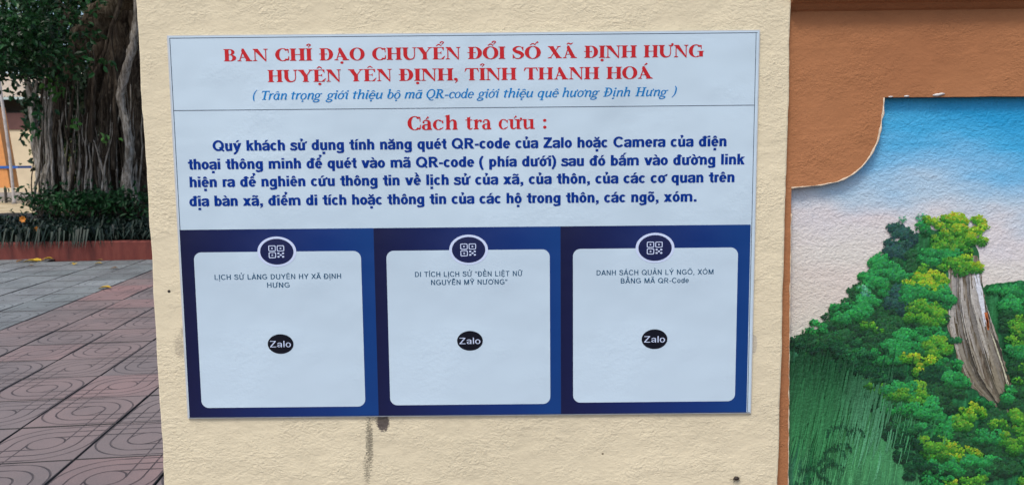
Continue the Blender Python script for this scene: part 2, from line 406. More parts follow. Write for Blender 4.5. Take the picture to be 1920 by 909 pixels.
CL = [
 (1510, 655, 34, 22, 'deep'), (1560, 650, 44, 26, 'deep'), (1610, 640, 50, 30, 'deep'), (1500, 690, 30, 24, 'deep'), (1550, 690, 44, 26, 'deep'), (1605, 690, 46, 28, 'deep'), (1655, 700, 44, 26, 'deep'), (1530, 670, 30, 16, 'dark'), (1580, 640, 36, 20, 'emer2'), (1620, 668, 34, 18, 'emer2'), (1660, 640, 34, 22, 'emer2'), (1545, 632, 30, 12, 'emer2'), (1640, 750, 36, 22, 'deep'), (1680, 800, 34, 26, 'deep'), (1700, 840, 34, 30, 'deep'), (1720, 880, 30, 26, 'deep'),
 # darker masses first
 (1690, 450, 40, 38, 'blue', 1.4), (1700, 500, 45, 35, 'dark'), (1640, 560, 60, 50, 'dark'), (1590, 600, 50, 42, 'dark'), (1700, 570, 70, 55, 'dark'), (1690, 640, 80, 50, 'dark'),
 (1732, 540, 46, 60, 'dark'), (1545, 640, 55, 30, 'dark'), (1736, 620, 42, 60, 'dark'), (1752, 690, 48, 45, 'dark'), (1720, 780, 70, 50, 'dark'), (1820, 850, 90, 60, 'dark'), (1880, 820, 60, 60, 'dark'), (1768, 735, 48, 40, 'dark'),
 (1905, 590, 38, 50, 'dark'), (1926, 680, 34, 60, 'dark'), (1910, 760, 40, 40, 'dark'),
 (1707, 412, 34, 16, 'teal', .35), (1742, 420, 20, 18, 'emer', .6),
 (1655, 505, 36, 26, 'emer', 1, 'teal'), (1636, 535, 34, 26, 'emer'), (1613, 575, 38, 22, 'emer'), (1532, 613, 28, 12, 'emer'), (1590, 592, 34, 18, 'emer'), (1577, 575, 18, 12, 'emer'), (1505, 640, 24, 14, 'dark'), (1682, 512, 34, 26, 'emer'), (1625, 548, 12, 14, 'teal', .5),
 (1690, 560, 34, 30, 'blue'), (1745, 565, 36, 26, 'emer'), (1700, 640, 44, 30, 'emer'), (1660, 665, 34, 22, 'emer'), (1740, 640, 44, 24, 'emer'), (1625, 612, 32, 16, 'lime', .5),
 (1785, 455, 52, 26, 'lime'), (1800, 425, 58, 24, 'yell', 1.3), (1755, 412, 30, 14, 'yell'), (1830, 442, 20, 18, 'yell', 1.3), (1756, 480, 46, 18, 'emer', 1.2), (1790, 498, 44, 16, 'lime'), (1822, 492, 20, 16, 'yell', .8), (1832, 505, 10, 18, 'yell', .8),
 (1718, 508, 24, 14, 'lime', 1.1), (1735, 530, 52, 22, 'yell', 1.1), (1712, 548, 36, 20, 'emer'), (1765, 556, 24, 18, 'emer'),
 (1730, 575, 30, 18, 'lime'), (1705, 588, 26, 14, 'lime'), (1748, 598, 34, 20, 'lime', 1.1), (1740, 614, 30, 14, 'emer', .8),
 (1755, 655, 38, 22, 'lime', 1.1), (1715, 680, 36, 22, 'yell', .7), (1778, 684, 24, 14, 'emer'), (1745, 705, 40, 20, 'deep', .7), (1640, 718, 34, 18, 'lime', .6), (1790, 715, 30, 20, 'emer'),
 (1700, 740, 46, 28, 'lime', 1.1), (1684, 762, 34, 18, 'emer', .9), (1735, 770, 44, 26, 'emer'), (1760, 800, 44, 24, 'emer'), (1716, 805, 36, 18, 'emer2', .7),
 (1828, 766, 32, 15, 'yell', 1.2), (1862, 796, 28, 14, 'lime', .8), (1806, 790, 30, 16, 'lime', 1), (1855, 820, 36, 16, 'emer', .9), (1905, 790, 26, 20, 'lime', 1.1), (1900, 825, 30, 22, 'lime', .9),
 (1848, 752, 20, 8, 'emer'), (1800, 700, 14, 10, 'emer'), (1786, 640, 10, 10, 'emer2'), (1750, 840, 50, 24, 'lime', 1), (1800, 850, 34, 22, 'yell', .7), (1770, 875, 40, 20, 'emer'), (1840, 870, 44, 22, 'emer'), (1760, 910, 34, 20, 'yell', .6), (1820, 905, 36, 18, 'lime', .9), (1880, 880, 36, 20, 'dark'), (1910, 905, 30, 20, 'lime', .7),
 (1882, 548, 30, 16, 'emer', 1.1), (1905, 545, 34, 16, 'emer', 1.2), (1898, 575, 32, 18, 'emer'), (1915, 610, 24, 18, 'lime', .9), (1902, 640, 24, 22, 'lime', .7), (1905, 660, 26, 16, 'emer'), (1910, 700, 24, 18, 'lime', .5), (1895, 735, 20, 18, 'emer', .7),
 (1960, 560, 50, 30, 'emer'), (1980, 640, 60, 40, 'dark'), (1970, 760, 60, 50, 'lime'), (1960, 860, 50, 50, 'emer')]
for c in CL: clump(c[0], c[1], c[2], c[3], c[4], c[5] if len(c) > 5 else 1.0)
o = sub_paint('foliage_paint', mb, mDab, True); o['kind'] = 'stuff'
over = MB()
for k in range(1000):
    x0 = 1484+abs(rr.gauss(0, 95))
    if x0 > 1790: continue
    yb_ = 700+(x0-1480)*.18; y0 = rr.gauss(yb_+5, 48); L = rr.uniform(25, 75)
    c = rr.choice([(.004, .055, .02), (.006, .08, .025), (.008, .10, .03), (.012, .13, .04), (.02, .17, .06), (.035, .22, .08)])
    if y0 < 610+rr.random()*75: continue
    f_ = min(1, max(0, (y0+L/2-680-(x0-1480)*.05)/150)); d_ = (.004, .060, .020); g2 = max(0, 1-((x0-1645)/75)**2); l_ = (.035+.06*g2, .22+.13*g2, .075+.10*g2); q_ = rr.uniform(.8, 1.2); c = tuple((d_[i]*(1-f_)+l_[i]*f_)*q_ for i in range(3))
    lean = -.22*L; stroke(over, [(x0, y0), (x0+lean*.4, y0+L/2), (x0+lean, y0+L)], rr.uniform(1.5, 4.5), .0040+k*.0000012, c, 5)
o = sub_paint('dry_brush_stroke', over, mDab, True); o['kind'] = 'stuff'
mb = MB(); lift[0] = .0054
for c in ((1660, 712, 30, 12, 'emer2'), (1622, 700, 28, 12, 'deep'), (1640, 716, 30, 10, 'lime', .4), (1690, 735, 36, 20, 'emer'), (1702, 742, 38, 18, 'lime', .9), (1720, 770, 36, 16, 'emer'), (1712, 800, 24, 12, 'emer2'), (1735, 830, 30, 14, 'deep'), (1745, 845, 38, 16, 'lime', .8), (1762, 900, 34, 14, 'emer'), (1740, 875, 22, 12, 'deep'),
          (1560, 655, 40, 14, 'deep'), (1610, 662, 34, 12, 'emer2'), (1510, 650, 26, 10, 'deep')): clump(c[0], c[1], c[2], c[3], c[4], c[5] if len(c) > 5 else 1.0)
o = sub_paint('front_foliage_paint', mb, mDab, True); o['kind'] = 'stuff'
# small umbrella-shaped stamped trees low on the slope
mb = MB()
for cx, cy, rx in ((1575, 812, 28), (1602, 812, 18), (1562, 850, 22), (1548, 866, 18), (1560, 880, 24), (1515, 884, 20), (1535, 902, 22), (1498, 912, 18), (1580, 838, 16)):
    for k in range(int(rx*2.2)):
        a = rr.uniform(math.pi*1.0, math.pi*2.0); r = rr.uniform(.72, 1.0)
        x = cx+math.cos(a)*rx*r; y = cy+math.sin(a)*rx*.8*r+rr.uniform(0, 3)
        stroke(mb, [(x, y), (x+rr.uniform(-1, 1), y+rr.uniform(3, 8))], rr.uniform(1.6, 3.2), .0050+rr.random()*.0002, rr.choice([(.002, .04, .016), (.004, .065, .026), (.008, .09, .035)]), 2)
o = sub_paint('stamped_tree_paint', mb, mDab, True); o['kind'] = 'stuff'

# ------------------------------------------------------------------ printed notice
import unicodedata
sign = empty('information_sign', (W(868, 420).x, -.002, W(868, 420).z))
tag(sign, 'glossy white and navy notice board fixed to the cream pillar with red and blue lettering', 'sign')
def printm(name, col, rough=.22, bump=True, gain=1.0, spec=.45):
    m = Mt(name, col, rough, spec)
    c = m.ramp(m.noise(3, 3, .5), [(.35, tuple(q*.95 for q in col)), (.65, tuple(min(1, q*1.04) for q in col))])
    nr = None
    if bump:
        patch = m.ramp(m.noise(5, 2, .5, m.mapped((1, 1, 1.5))), [(.5, .03), (.66, 1.0)])
        nr = m.bump(m.math('MULTIPLY', m.noise(90, 3, .6), patch), .22*gain, .004)
        nr = m.bump(m.noise(7, 2, .5), .25, .02, nr)
    return m.out(c, nr)
mSheet = printm('white_vinyl', (.51, .645, .75))
mCard = printm('card_print', (.51, .645, .755), .25)
mRed = printm('red_print', (.50, .012, .018), .3, spec=.25)
mSkyB = printm('blue_print', (.0, .19, .52), .3, spec=.2)
mNavyT = printm('navy_print', (.0, .030, .24), .35, spec=.12)
mGreyT = printm('slate_print', (.01, .07, .15), .35, spec=.15)
mBlack = printm('black_print', (.006, .007, .014), .3, spec=.25)
mLine = simple('dark_line', (.03, .045, .09), .4, .1)
mLilac = printm('pale_lilac_print', (.56, .66, .88), .25)
mSilver = simple('aluminium_edge', (.50, .54, .58), .35, .08, 30, .6)
YS = -.0055
def rect(mb, p0, p1, y, col=None):       # p0 = lower left (x,z), p1 = upper right
    mb.add([(p0[0], y, p0[1]), (p1[0], y, p0[1]), (p1[0], y, p1[1]), (p0[0], y, p1[1])], [(0, 1, 2, 3)], col)
SL, SR, ST, SB = W(337, 420).x, W(1413.3, 420).x, W(868, 64.5).z, W(880, 776).z
mb = MB(); mb.box((SL-.0035, -.0048, SB-.002), (SR+.002, -.001, ST+.002)); keep(mb.build('backing_board', mSilver), sign)
# sheet with gentle waviness at the corners
mb = MB(); nx, nz = 60, 40
def sheet_y(u, v):
    c = max(0, (u-.93)/.07)*max(0, (v-.90)/.10)
    return YS-.0002*c*c-.00015*abs(noise.noise(Vector((u*7, v*5, 2))))*max(0, 1-4*min(u, v, 1-u, 1-v))
vs = [(SL+(SR-SL)*i/nx, sheet_y(i/nx, j/nz), SB+(ST-SB)*j/nz) for j in range(nz+1) for i in range(nx+1)]
fs = [(j*(nx+1)+i, j*(nx+1)+i+1, (j+1)*(nx+1)+i+1, (j+1)*(nx+1)+i) for j in range(nz) for i in range(nx)]
mb.add(vs, fs); sheet = keep(mb.build('printed_sheet', mSheet, smooth=True), sign)
# thin printed rules
def rules():
    mb = MB(); y = YS-.0004; t = .0011
    def hl(x0, x1, z): rect(mb, (x0, z-t/2), (x1, z+t/2), y)
    def vl(x, z0, z1): rect(mb, (x-t/2, z0), (x+t/2, z1), y-.0001)
    zl = W(880, 425.5).z
    hl(SL+.002, SR-.003, ST-.0035); hl(SL+.003, SR-.006, W(328, 208).z); vl(SL+.0025, zl, ST-.0035); vl(SR-.0060, SB+.002, ST-.0035)
    rect(mb, (SL+.001, SB+.0005), (SR-.002, SB+.0014), YS-.0022)
    return mb
keep(rules().build('ruled_line', mLine), sign)

def put(o, parent_part=None):
    if parent_part is None: keep(o, sign)
    else: o.parent = parent_part
    return o
# --- broad serif capitals and italics drawn as strokes
def spline(pts, wd, n=6):
    out = []
    P = [pts[0]]+list(pts)+[pts[-1]]; Wd = [wd[0]]+list(wd)+[wd[-1]]
    for i in range(1, len(P)-2):
        for k in range(n):
            t = k/n
            f = lambda a, b, c, d: .5*((2*b)+(-a+c)*t+(2*a-5*b+4*c-d)*t*t+(-a+3*b-3*c+d)*t**3)
            out.append((f(P[i-1][0], P[i][0], P[i+1][0], P[i+2][0]), f(P[i-1][1], P[i][1], P[i+1][1], P[i+2][1]), Wd[i]+(Wd[i+1]-Wd[i])*t))
    out.append((*pts[-1], wd[-1])); return out
def vs_(pts, wd, n=6):
    if not hasattr(wd, '__len__'): wd = [wd]*len(pts)
    s = spline(pts, wd, n) if len(pts) > 2 else [(*p, q) for p, q in zip(pts, wd)]
    L, Rr = [], []
    for i, (x, y, q) in enumerate(s):
        a = s[max(0, i-1)]; b = s[min(len(s)-1, i+1)]; dx, dy = b[0]-a[0], b[1]-a[1]; l = math.hypot(dx, dy) or 1
        L.append((x-dy/l*q/2, y+dx/l*q/2)); Rr.append((x+dy/l*q/2, y-dx/l*q/2))
    return [[L[i], Rr[i], Rr[i+1], L[i+1]] for i in range(len(s)-1)]
def ring(cx, cy, rx, ry, sx, ty, a0=0, a1=360, n=26):
    q = []
    for k in range(n):
        c = []
        for a in (a0+(a1-a0)*k/n, a0+(a1-a0)*(k+1)/n):
            a = R(a); c.append(((cx+rx*math.cos(a), cy+ry*math.sin(a)), (cx+(rx-sx)*math.cos(a), cy+(ry-ty)*math.sin(a))))
        q.append([c[0][0], c[1][0], c[1][1], c[0][1]])
    return q
def box(x0, y0, x1, y1): return [[(x0, y0), (x1, y0), (x1, y1), (x0, y1)]]
def sf(x0, x1, y, up, e=.08, h=.035):     # bracketed serif
    d = 1 if up else -1
    return [[(x0-e, y), (x1+e, y), (x1+e, y+d*h), (x1, y+d*h*2.6), (x0, y+d*h*2.6), (x0-e, y+d*h)]]
def dot(x, y, r): return [[(x+r*math.cos(R(a)), y+r*math.sin(R(a))) for a in range(0, 360, 30)]]
def dia(x0, y0, x1, y1, wd): return [[(x0, y0), (x0+wd, y0), (x1+wd, y1), (x1, y1)]]
ss, tt = .25, .05
def stem(x, y0=0, y1=1, s=ss, b=True, t=True):
    return box(x, y0, x+s, y1)+(sf(x, x+s, y0, True) if b else [])+(sf(x, x+s, y1, False) if t else [])
def beak(x, y0, y1, w_): return [[(x, y0), (x, y1), (x-w_, y0 if y0 > y1 else y0)]]
def CAP(ch):
    if ch == 'B': return stem(.09)+box(.3, .95, .42, 1)+box(.3, .50, .42, .55)+box(.3, 0, .44, .05)+ring(.40, .75, .31, .25, .20, .05, -90, 90, 14)+ring(.42, .275, .38, .275, .24, .05, -90, 90, 14), .84
    if ch == 'A': return dia(.13, 0, .40, 1, .07)+[[(.33, 1.03), (.45, 1.03), (.90, 0), (.62, 0), (.29, .82)]]+box(.22, .29, .72, .34)+sf(.12, .20, 0, True, .10)+sf(.62, .90, 0, True, .08), 1.0
    if ch == 'N': return box(.12, 0, .185, .9)+sf(.12, .185, 0, True, .11)+[[(.02, 1), (.34, 1), (.86, .02), (.86, -.03), (.80, -.03), (.12, .86), (.02, .96)]]+box(.80, -.03, .86, 1)+sf(.80, .86, 1, False, .11), .99
    if ch == 'C': return ring(.50, .5, .48, .53, .26, .055, 42, 318, 30)+[[(.80, .92), (.88, .97), (.88, .62), (.84, .62)], [(.80, .10), (.90, .10), (.90, .38), (.86, .38)], [(.74, .90), (.86, .80), (.86, .95), (.78, .99)], [(.74, .11), (.88, .2), (.88, .06), (.78, .02)]], .93
    if ch == 'G': return ring(.50, .5, .48, .53, .26, .055, 42, 305, 30)+[[(.80, .92), (.88, .97), (.88, .64), (.84, .64)], [(.74, .90), (.86, .80), (.86, .95), (.78, .99)]]+box(.72, .03, .97, .46)+box(.60, .44, 1.04, .49), 1.05
    if ch == 'H': return stem(.09)+stem(.66)+box(.3, .48, .7, .53), 1.0
    if ch == 'I': return stem(.09), .43
    if ch in 'DĐ': return stem(.11)+box(.3, .95, .46, 1)+box(.3, 0, .46, .05)+ring(.44, .5, .45, .5, .26, .05, -90, 90, 18)+(box(.0, .50, .50, .55)+[[(.50, .46), (.50, .59), (.46, .55), (.46, .5)]] if ch == 'Đ' else []), .93
    if ch == 'O': return ring(.48, .5, .48, .53, .25, .055, 0, 360, 36), .96
    if ch == 'U': return vs_([(.22, 1), (.22, .6), (.23, .32), (.36, .09), (.55, .03), (.74, .12), (.81, .36), (.81, .7), (.81, 1)], [.25, .25, .25, .19, .09, .07, .06, .06, .06])+sf(.095, .345, 1, False)+sf(.78, .84, 1, False, .11), .98
    if ch == 'Y': return stem(.37, 0, .5, t=False)+[[(.04, 1), (.34, 1), (.60, .52), (.62, .42), (.37, .42)]]+dia(.50, .46, .80, 1, .07)+sf(.06, .32, 1, False, .07)+sf(.80, .86, 1, False, .11), .98
    if ch == 'E': return stem(.09)+box(.3, .95, .74, 1)+box(.3, .50, .56, .55)+box(.3, 0, .72, .05)+[[(.74, 1), (.74, .74), (.70, .74), (.60, .95)], [(.58, .40), (.58, .66), (.54, .62), (.50, .53), (.54, .44)], [(.70, 0), (.82, .28), (.78, .28), (.56, .05), (.56, 0)]], .84
    if ch == 'S': return vs_([(.70, .84), (.52, .985), (.30, .95), (.17, .76), (.28, .60), (.50, .49), (.66, .30), (.54, .06), (.30, .015), (.12, .18)], [.05, .06, .12, .20, .24, .26, .22, .10, .055, .05])+[[(.72, .98), (.72, .66), (.68, .66), (.60, .92)], [(.08, .0), (.08, .36), (.12, .36), (.22, .10)]], .80
    if ch == 'X': return [[(.03, 1), (.34, 1), (.88, 0), (.57, 0)]]+dia(.10, 0, .70, 1, .07)+sf(.08, .16, 0, True, .10)+sf(.60, .86, 0, True, .07)+sf(.06, .32, 1, False, .07)+sf(.68, .76, 1, False, .10), .96
    if ch == 'T': return stem(.34, t=False)+box(.06, .93, .87, 1)+[[(.06, 1), (.16, .95), (.04, .70), (.0, .70)], [(.87, 1), (.77, .95), (.89, .70), (.93, .70)]], .93
    if ch == ',': return dot(.13, .10, .115)+vs_([(.19, .12), (.20, -.04), (.08, -.20)], [.12, .09, .02], 4), .30
    if ch == ':': return dot(.13, .115, .115)+dot(.13, .62, .115), .30
    # lowercase, x-height .73
    if ch == 'a': return vs_([(.10, .55), (.22, .69), (.40, .70), (.51, .58), (.52, .35), (.52, .06)], [.05, .07, .10, .20, .23, .24])+dot(.15, .56, .07)+ring(.30, .20, .27, .22, .20, .055, 60, 300, 16)+box(.40, .36, .46, .41)+[[(.46, .42), (.30, .42), (.26, .36), (.46, .36)], [(.38, .0), (.70, .0), (.72, .07), (.60, .10), (.38, .10)]], .76
    if ch == 'c': return ring(.38, .36, .37, .39, .22, .055, 48, 315, 22)+[[(.58, .62), (.70, .70), (.70, .46), (.64, .46)]]+vs_([(.60, .08), (.70, .2)], [.07, .03]), .76
    if ch == 'h': return box(.14, 0, .37, 1.08)+sf(.14, .37, 0, True, .07)+[[(.03, 1.02), (.37, 1.12), (.37, .98), (.14, .95)]]+vs_([(.36, .55), (.46, .68), (.60, .70), (.71, .58), (.72, .3), (.72, .0)], [.05, .06, .12, .21, .23, .23])+sf(.605, .835, 0, True, .07), .95
    if ch == 't': return box(.13, .12, .36, .9)+vs_([(.25, .2), (.28, .06), (.42, .03), (.54, .12)], [.22, .14, .08, .04])+box(.0, .67, .52, .73)+[[(.02, .70), (.13, .73), (.36, .98), (.36, .7)]], .55
    if ch == 'r': return box(.14, 0, .37, .70)+sf(.14, .37, 0, True, .08)+[[(.02, .68), (.37, .76), (.37, .6), (.14, .62)]]+vs_([(.36, .50), (.46, .66), (.58, .68)], [.05, .08, .10], 4)+dot(.60, .62, .09), .66
    if ch == 'u': return box(.12, .2, .35, .73)+[[(.0, .73), (.35, .73), (.35, .66), (.12, .64), (.0, .69)], [(.46, .73), (.85, .73), (.85, .66), (.62, .64), (.46, .69)], [(.62, .0), (.96, .0), (.96, .05), (.85, .09), (.62, .12)]]+box(.62, .0, .85, .73)+vs_([(.235, .25), (.26, .09), (.42, .03), (.60, .14)], [.23, .17, .08, .05]), .97
    return [], .32
I = .125
def ITA(ch):   # drawn upright, sheared afterwards; x-height .68
    top = lambda x: [[(x-.10, .60), (x-.02, .70), (x+I/2, .70), (x+I/2, .60)]]
    foot = lambda x: vs_([(x, .10), (x+.04, .03), (x+.13, .09)], [I*.9, .09, .03], 4)
    if ch == 'T': return box(.25, 0, .40, 1)+box(.03, .89, .64, 1)+[[(.03, 1), (.10, 1), (.06, .76), (.01, .76)], [(.60, 1), (.66, 1), (.66, .76), (.62, .76)]]+box(.16, 0, .50, .07), .62
    if ch == 'H': return box(.09, 0, .24, 1)+box(.54, 0, .69, 1)+box(.2, .46, .6, .55)+box(.0, 0, .33, .07)+box(.0, .93, .33, 1)+box(.45, 0, .78, .07)+box(.45, .93, .78, 1), .80
    if ch in 'Đ': return box(.11, 0, .26, 1)+box(.02, 0, .3, .08)+box(.02, .92, .3, 1)+ring(.28, .5, .41, .5, .15, .09, -90, 90, 14)+box(.0, .46, .42, .55), .74
    if ch == 'Q': return ring(.40, .5, .38, .52, .15, .10, 0, 360, 26)+vs_([(.30, .02), (.42, -.14), (.60, -.20), (.74, -.14)], [.08, .09, .08, .05]), .82
    if ch == 'R': return box(.09, 0, .24, 1)+box(.0, 0, .33, .07)+box(.0, .92, .28, 1)+ring(.26, .735, .33, .265, .15, .09, -90, 90, 14)+[[(.26, .50), (.42, .50), (.72, .0), (.52, .0)]]+box(.52, 0, .78, .07), .77
    if ch == '(': return vs_([(.24, 1.12), (.09, .8), (.05, .45), (.10, .1), (.20, -.16)], [.05, .10, .13, .12, .05]), .30
    if ch == ')': return vs_([(.06, 1.12), (.19, .86), (.22, .5), (.18, .15), (.02, -.16)], [.05, .12, .13, .10, .05]), .30
    if ch == '-': return box(.03, .27, .34, .38), .38
    if ch == 'r': return box(.08, 0, .21, .68)+top(.145)+vs_([(.20, .46), (.28, .64), (.42, .66)], [.06, .10, .13], 4), .42
    if ch == 'n': return box(.08, 0, .21, .68)+top(.145)+vs_([(.18, .44), (.28, .62), (.40, .66), (.48, .56), (.48, .3), (.47, .10)], [.06, .09, .12, I, I, I])+foot(.47), .60
    if ch == 'm': return box(.08, 0, .21, .68)+top(.145)+vs_([(.18, .44), (.28, .62), (.38, .66), (.45, .56), (.45, .3), (.45, .0)], [.06, .09, .12, I, I, I])+vs_([(.45, .44), (.54, .62), (.64, .66), (.72, .56), (.72, .3), (.71, .10)], [.06, .09, .12, I, I, I])+foot(.71), .85
    if ch == 'h': return box(.08, 0, .21, 1.06)+[[(.0, .98), (.08, 1.06), (.2, 1.06), (.2, .96)]]+vs_([(.18, .44), (.28, .62), (.40, .66), (.48, .56), (.48, .3), (.47, .10)], [.06, .09, .12, I, I, I])+foot(.47), .60
    if ch == 'u': return vs_([(.14, .68), (.13, .3), (.18, .07), (.28, .03), (.40, .2)], [I, I, I, .09, .05])+top(.14)+box(.40, .08, .53, .68)+foot(.465), .60
    if ch == 'i': return box(.08, .08, .21, .68)+top(.145)+foot(.145)+([] if False else dot(.15, .90, .085)), .29
    if ch == 'ı': return box(.08, .08, .21, .68)+top(.145)+foot(.145), .29
    if ch == 't': return box(.10, .10, .23, .86)+foot(.165)+box(.0, .60, .36, .69), .36
    if ch == 'a': return ring(.26, .34, .24, .36, I, .08, 0, 360, 22)+box(.38, .08, .51, .70)+foot(.445), .58
    if ch == 'o': return ring(.27, .34, .26, .36, I, .08, 0, 360, 24), .54
    if ch == 'c': return ring(.27, .34, .26, .36, I, .08, 50, 320, 20)+dot(.42, .57, .07), .47
    if ch == 'e': return ring(.27, .34, .26, .36, I, .08, 0, 318, 22)+box(.06, .32, .48, .40), .50
    if ch == 'b': return box(.06, .1, .19, 1.06)+[[(-.02, .98), (.06, 1.06), (.18, 1.06), (.18, .96)]]+ring(.28, .34, .25, .36, I, .08, 0, 360, 22), .55
    if ch == 'd': return ring(.26, .34, .24, .36, I, .08, 0, 360, 22)+box(.38, .08, .51, 1.06)+foot(.445), .58
    if ch == 'q': return ring(.26, .34, .24, .36, I, .08, 0, 360, 22)+box(.38, -.30, .51, .68)+box(.30, -.32, .60, -.26), .57
    if ch == 'g': return ring(.25, .42, .22, .27, I, .08, 0, 360, 20)+vs_([(.18, .17), (.08, .08), (.20, .0), (.40, -.04), (.46, -.16), (.28, -.29), (.06, -.24), (.03, -.12), (.14, -.02)], [.06, .08, .10, .11, .12, .09, .10, .08, .06])+[[(.40, .62), (.60, .70), (.60, .60), (.42, .55)]], .56
    return [], .28
def marks(ms, cx, top, wdt, k, it=False):
    """accents above or below a letter whose top is at height top"""
    q = []; has = '\u0302' in ms or '\u0306' in ms
    th = .085*k; y = top+.10
    if '\u0302' in ms: q += vs_([(cx-.20*k, y), (cx, y+.17*k)], [.04, th*1.3])+vs_([(cx, y+.17*k), (cx+.20*k, y)], [th*1.3, .05])
    ax, ay = (cx+.24*k, y+.12*k) if has else (cx, y)
    if '\u0301' in ms: q += vs_([(ax-.08*k, ay), (ax+.13*k, ay+.20*k)], [.05*k, .15*k])
    if '\u0300' in ms: q += vs_([(ax+.08*k, ay), (ax-.12*k, ay+.20*k)], [.05*k, .15*k])
    if '\u0309' in ms: q += vs_([(ax-.12*k, ay+.20*k), (ax, ay+.30*k), (ax+.12*k, ay+.22*k), (ax+.02*k, ay+.08*k), (ax-.02*k, ay-.01)], [.10*k, .07*k, .10*k, .06*k, .05*k], 4)+dot(ax-.11*k, ay+.19*k, .06*k)
    if '\u0303' in ms: q += vs_([(cx-.24*k, y+.02), (cx-.12*k, y+.15*k), (cx+.06*k, y+.07*k), (cx+.24*k, y+.18*k)], [.04, .12*k, .12*k, .04], 4)
    if '\u0323' in ms: q += dot(cx, -.19, .105 if not it else .085)
    return q
def styled(word, kind):
    polys = []; x = 0
    for ch in word:
        d = unicodedata.normalize('NFD', ch); b, ms = d[0], d[1:]
        fn = CAP if kind != 'it' else ITA
        if b == 'i' and any(m_ in ms for m_ in '\u0301\u0300\u0309\u0303'): b = 'ı'
        g, adv = fn(b)
        low = b.islower() or b == 'ı'
        xs = [p[0] for q in g for p in q] or [0]; cx = (min(xs)+max(xs))/2; top = (.70 if low else 1.0)
        if b in 'ai' and kind == 'it': cx -= .02
        mk = marks(ms, cx, top, adv, .85 if kind != 'it' else .72, kind == 'it')
        if '\u031b' in ms:
            xr_ = max(xs)
            if b == 'o': mk += vs_([(xr_-.10, top-.10), (xr_+.06, top-.02), (xr_+.08, top+.10)], [.05, .08, .10], 4)
            else: mk += dot(xr_-.02, top+.07, .085 if kind != 'it' else .06)+vs_([(xr_-.02, top+.07), (xr_-.0, top-.03), (xr_-.12, top-.10)], [.09, .07, .04], 4)
            adv += .05
        sh = .20 if kind == 'it' else 0
        polys += [[(x+px+sh*py, py) for px, py in q] for q in g+mk]
        x += adv
    return polys
def styled_word(mb, word, kind, x0, x1, xref, yref, cap, y):
    polys = styled(word, kind); base = [p[0] for q in polys for p in q]; a, b = min(base), max(base)
    zb = W(xref, yref).z; q0 = W(x0, yref).x; q1 = W(x1, yref).x; s = cap*D/F
    q0 = W(x0, yref-.0094*(x0-xref)).x; q1 = W(x1, yref-.0094*(x1-xref)).x
    for i, q in enumerate(polys):
        yy = y-.0000045*(i % 90)
        mb.add([(q0+(px-a)/(b-a)*(q1-q0), yy, zb+pz*s) for px, pz in q], [tuple(range(len(q)))])
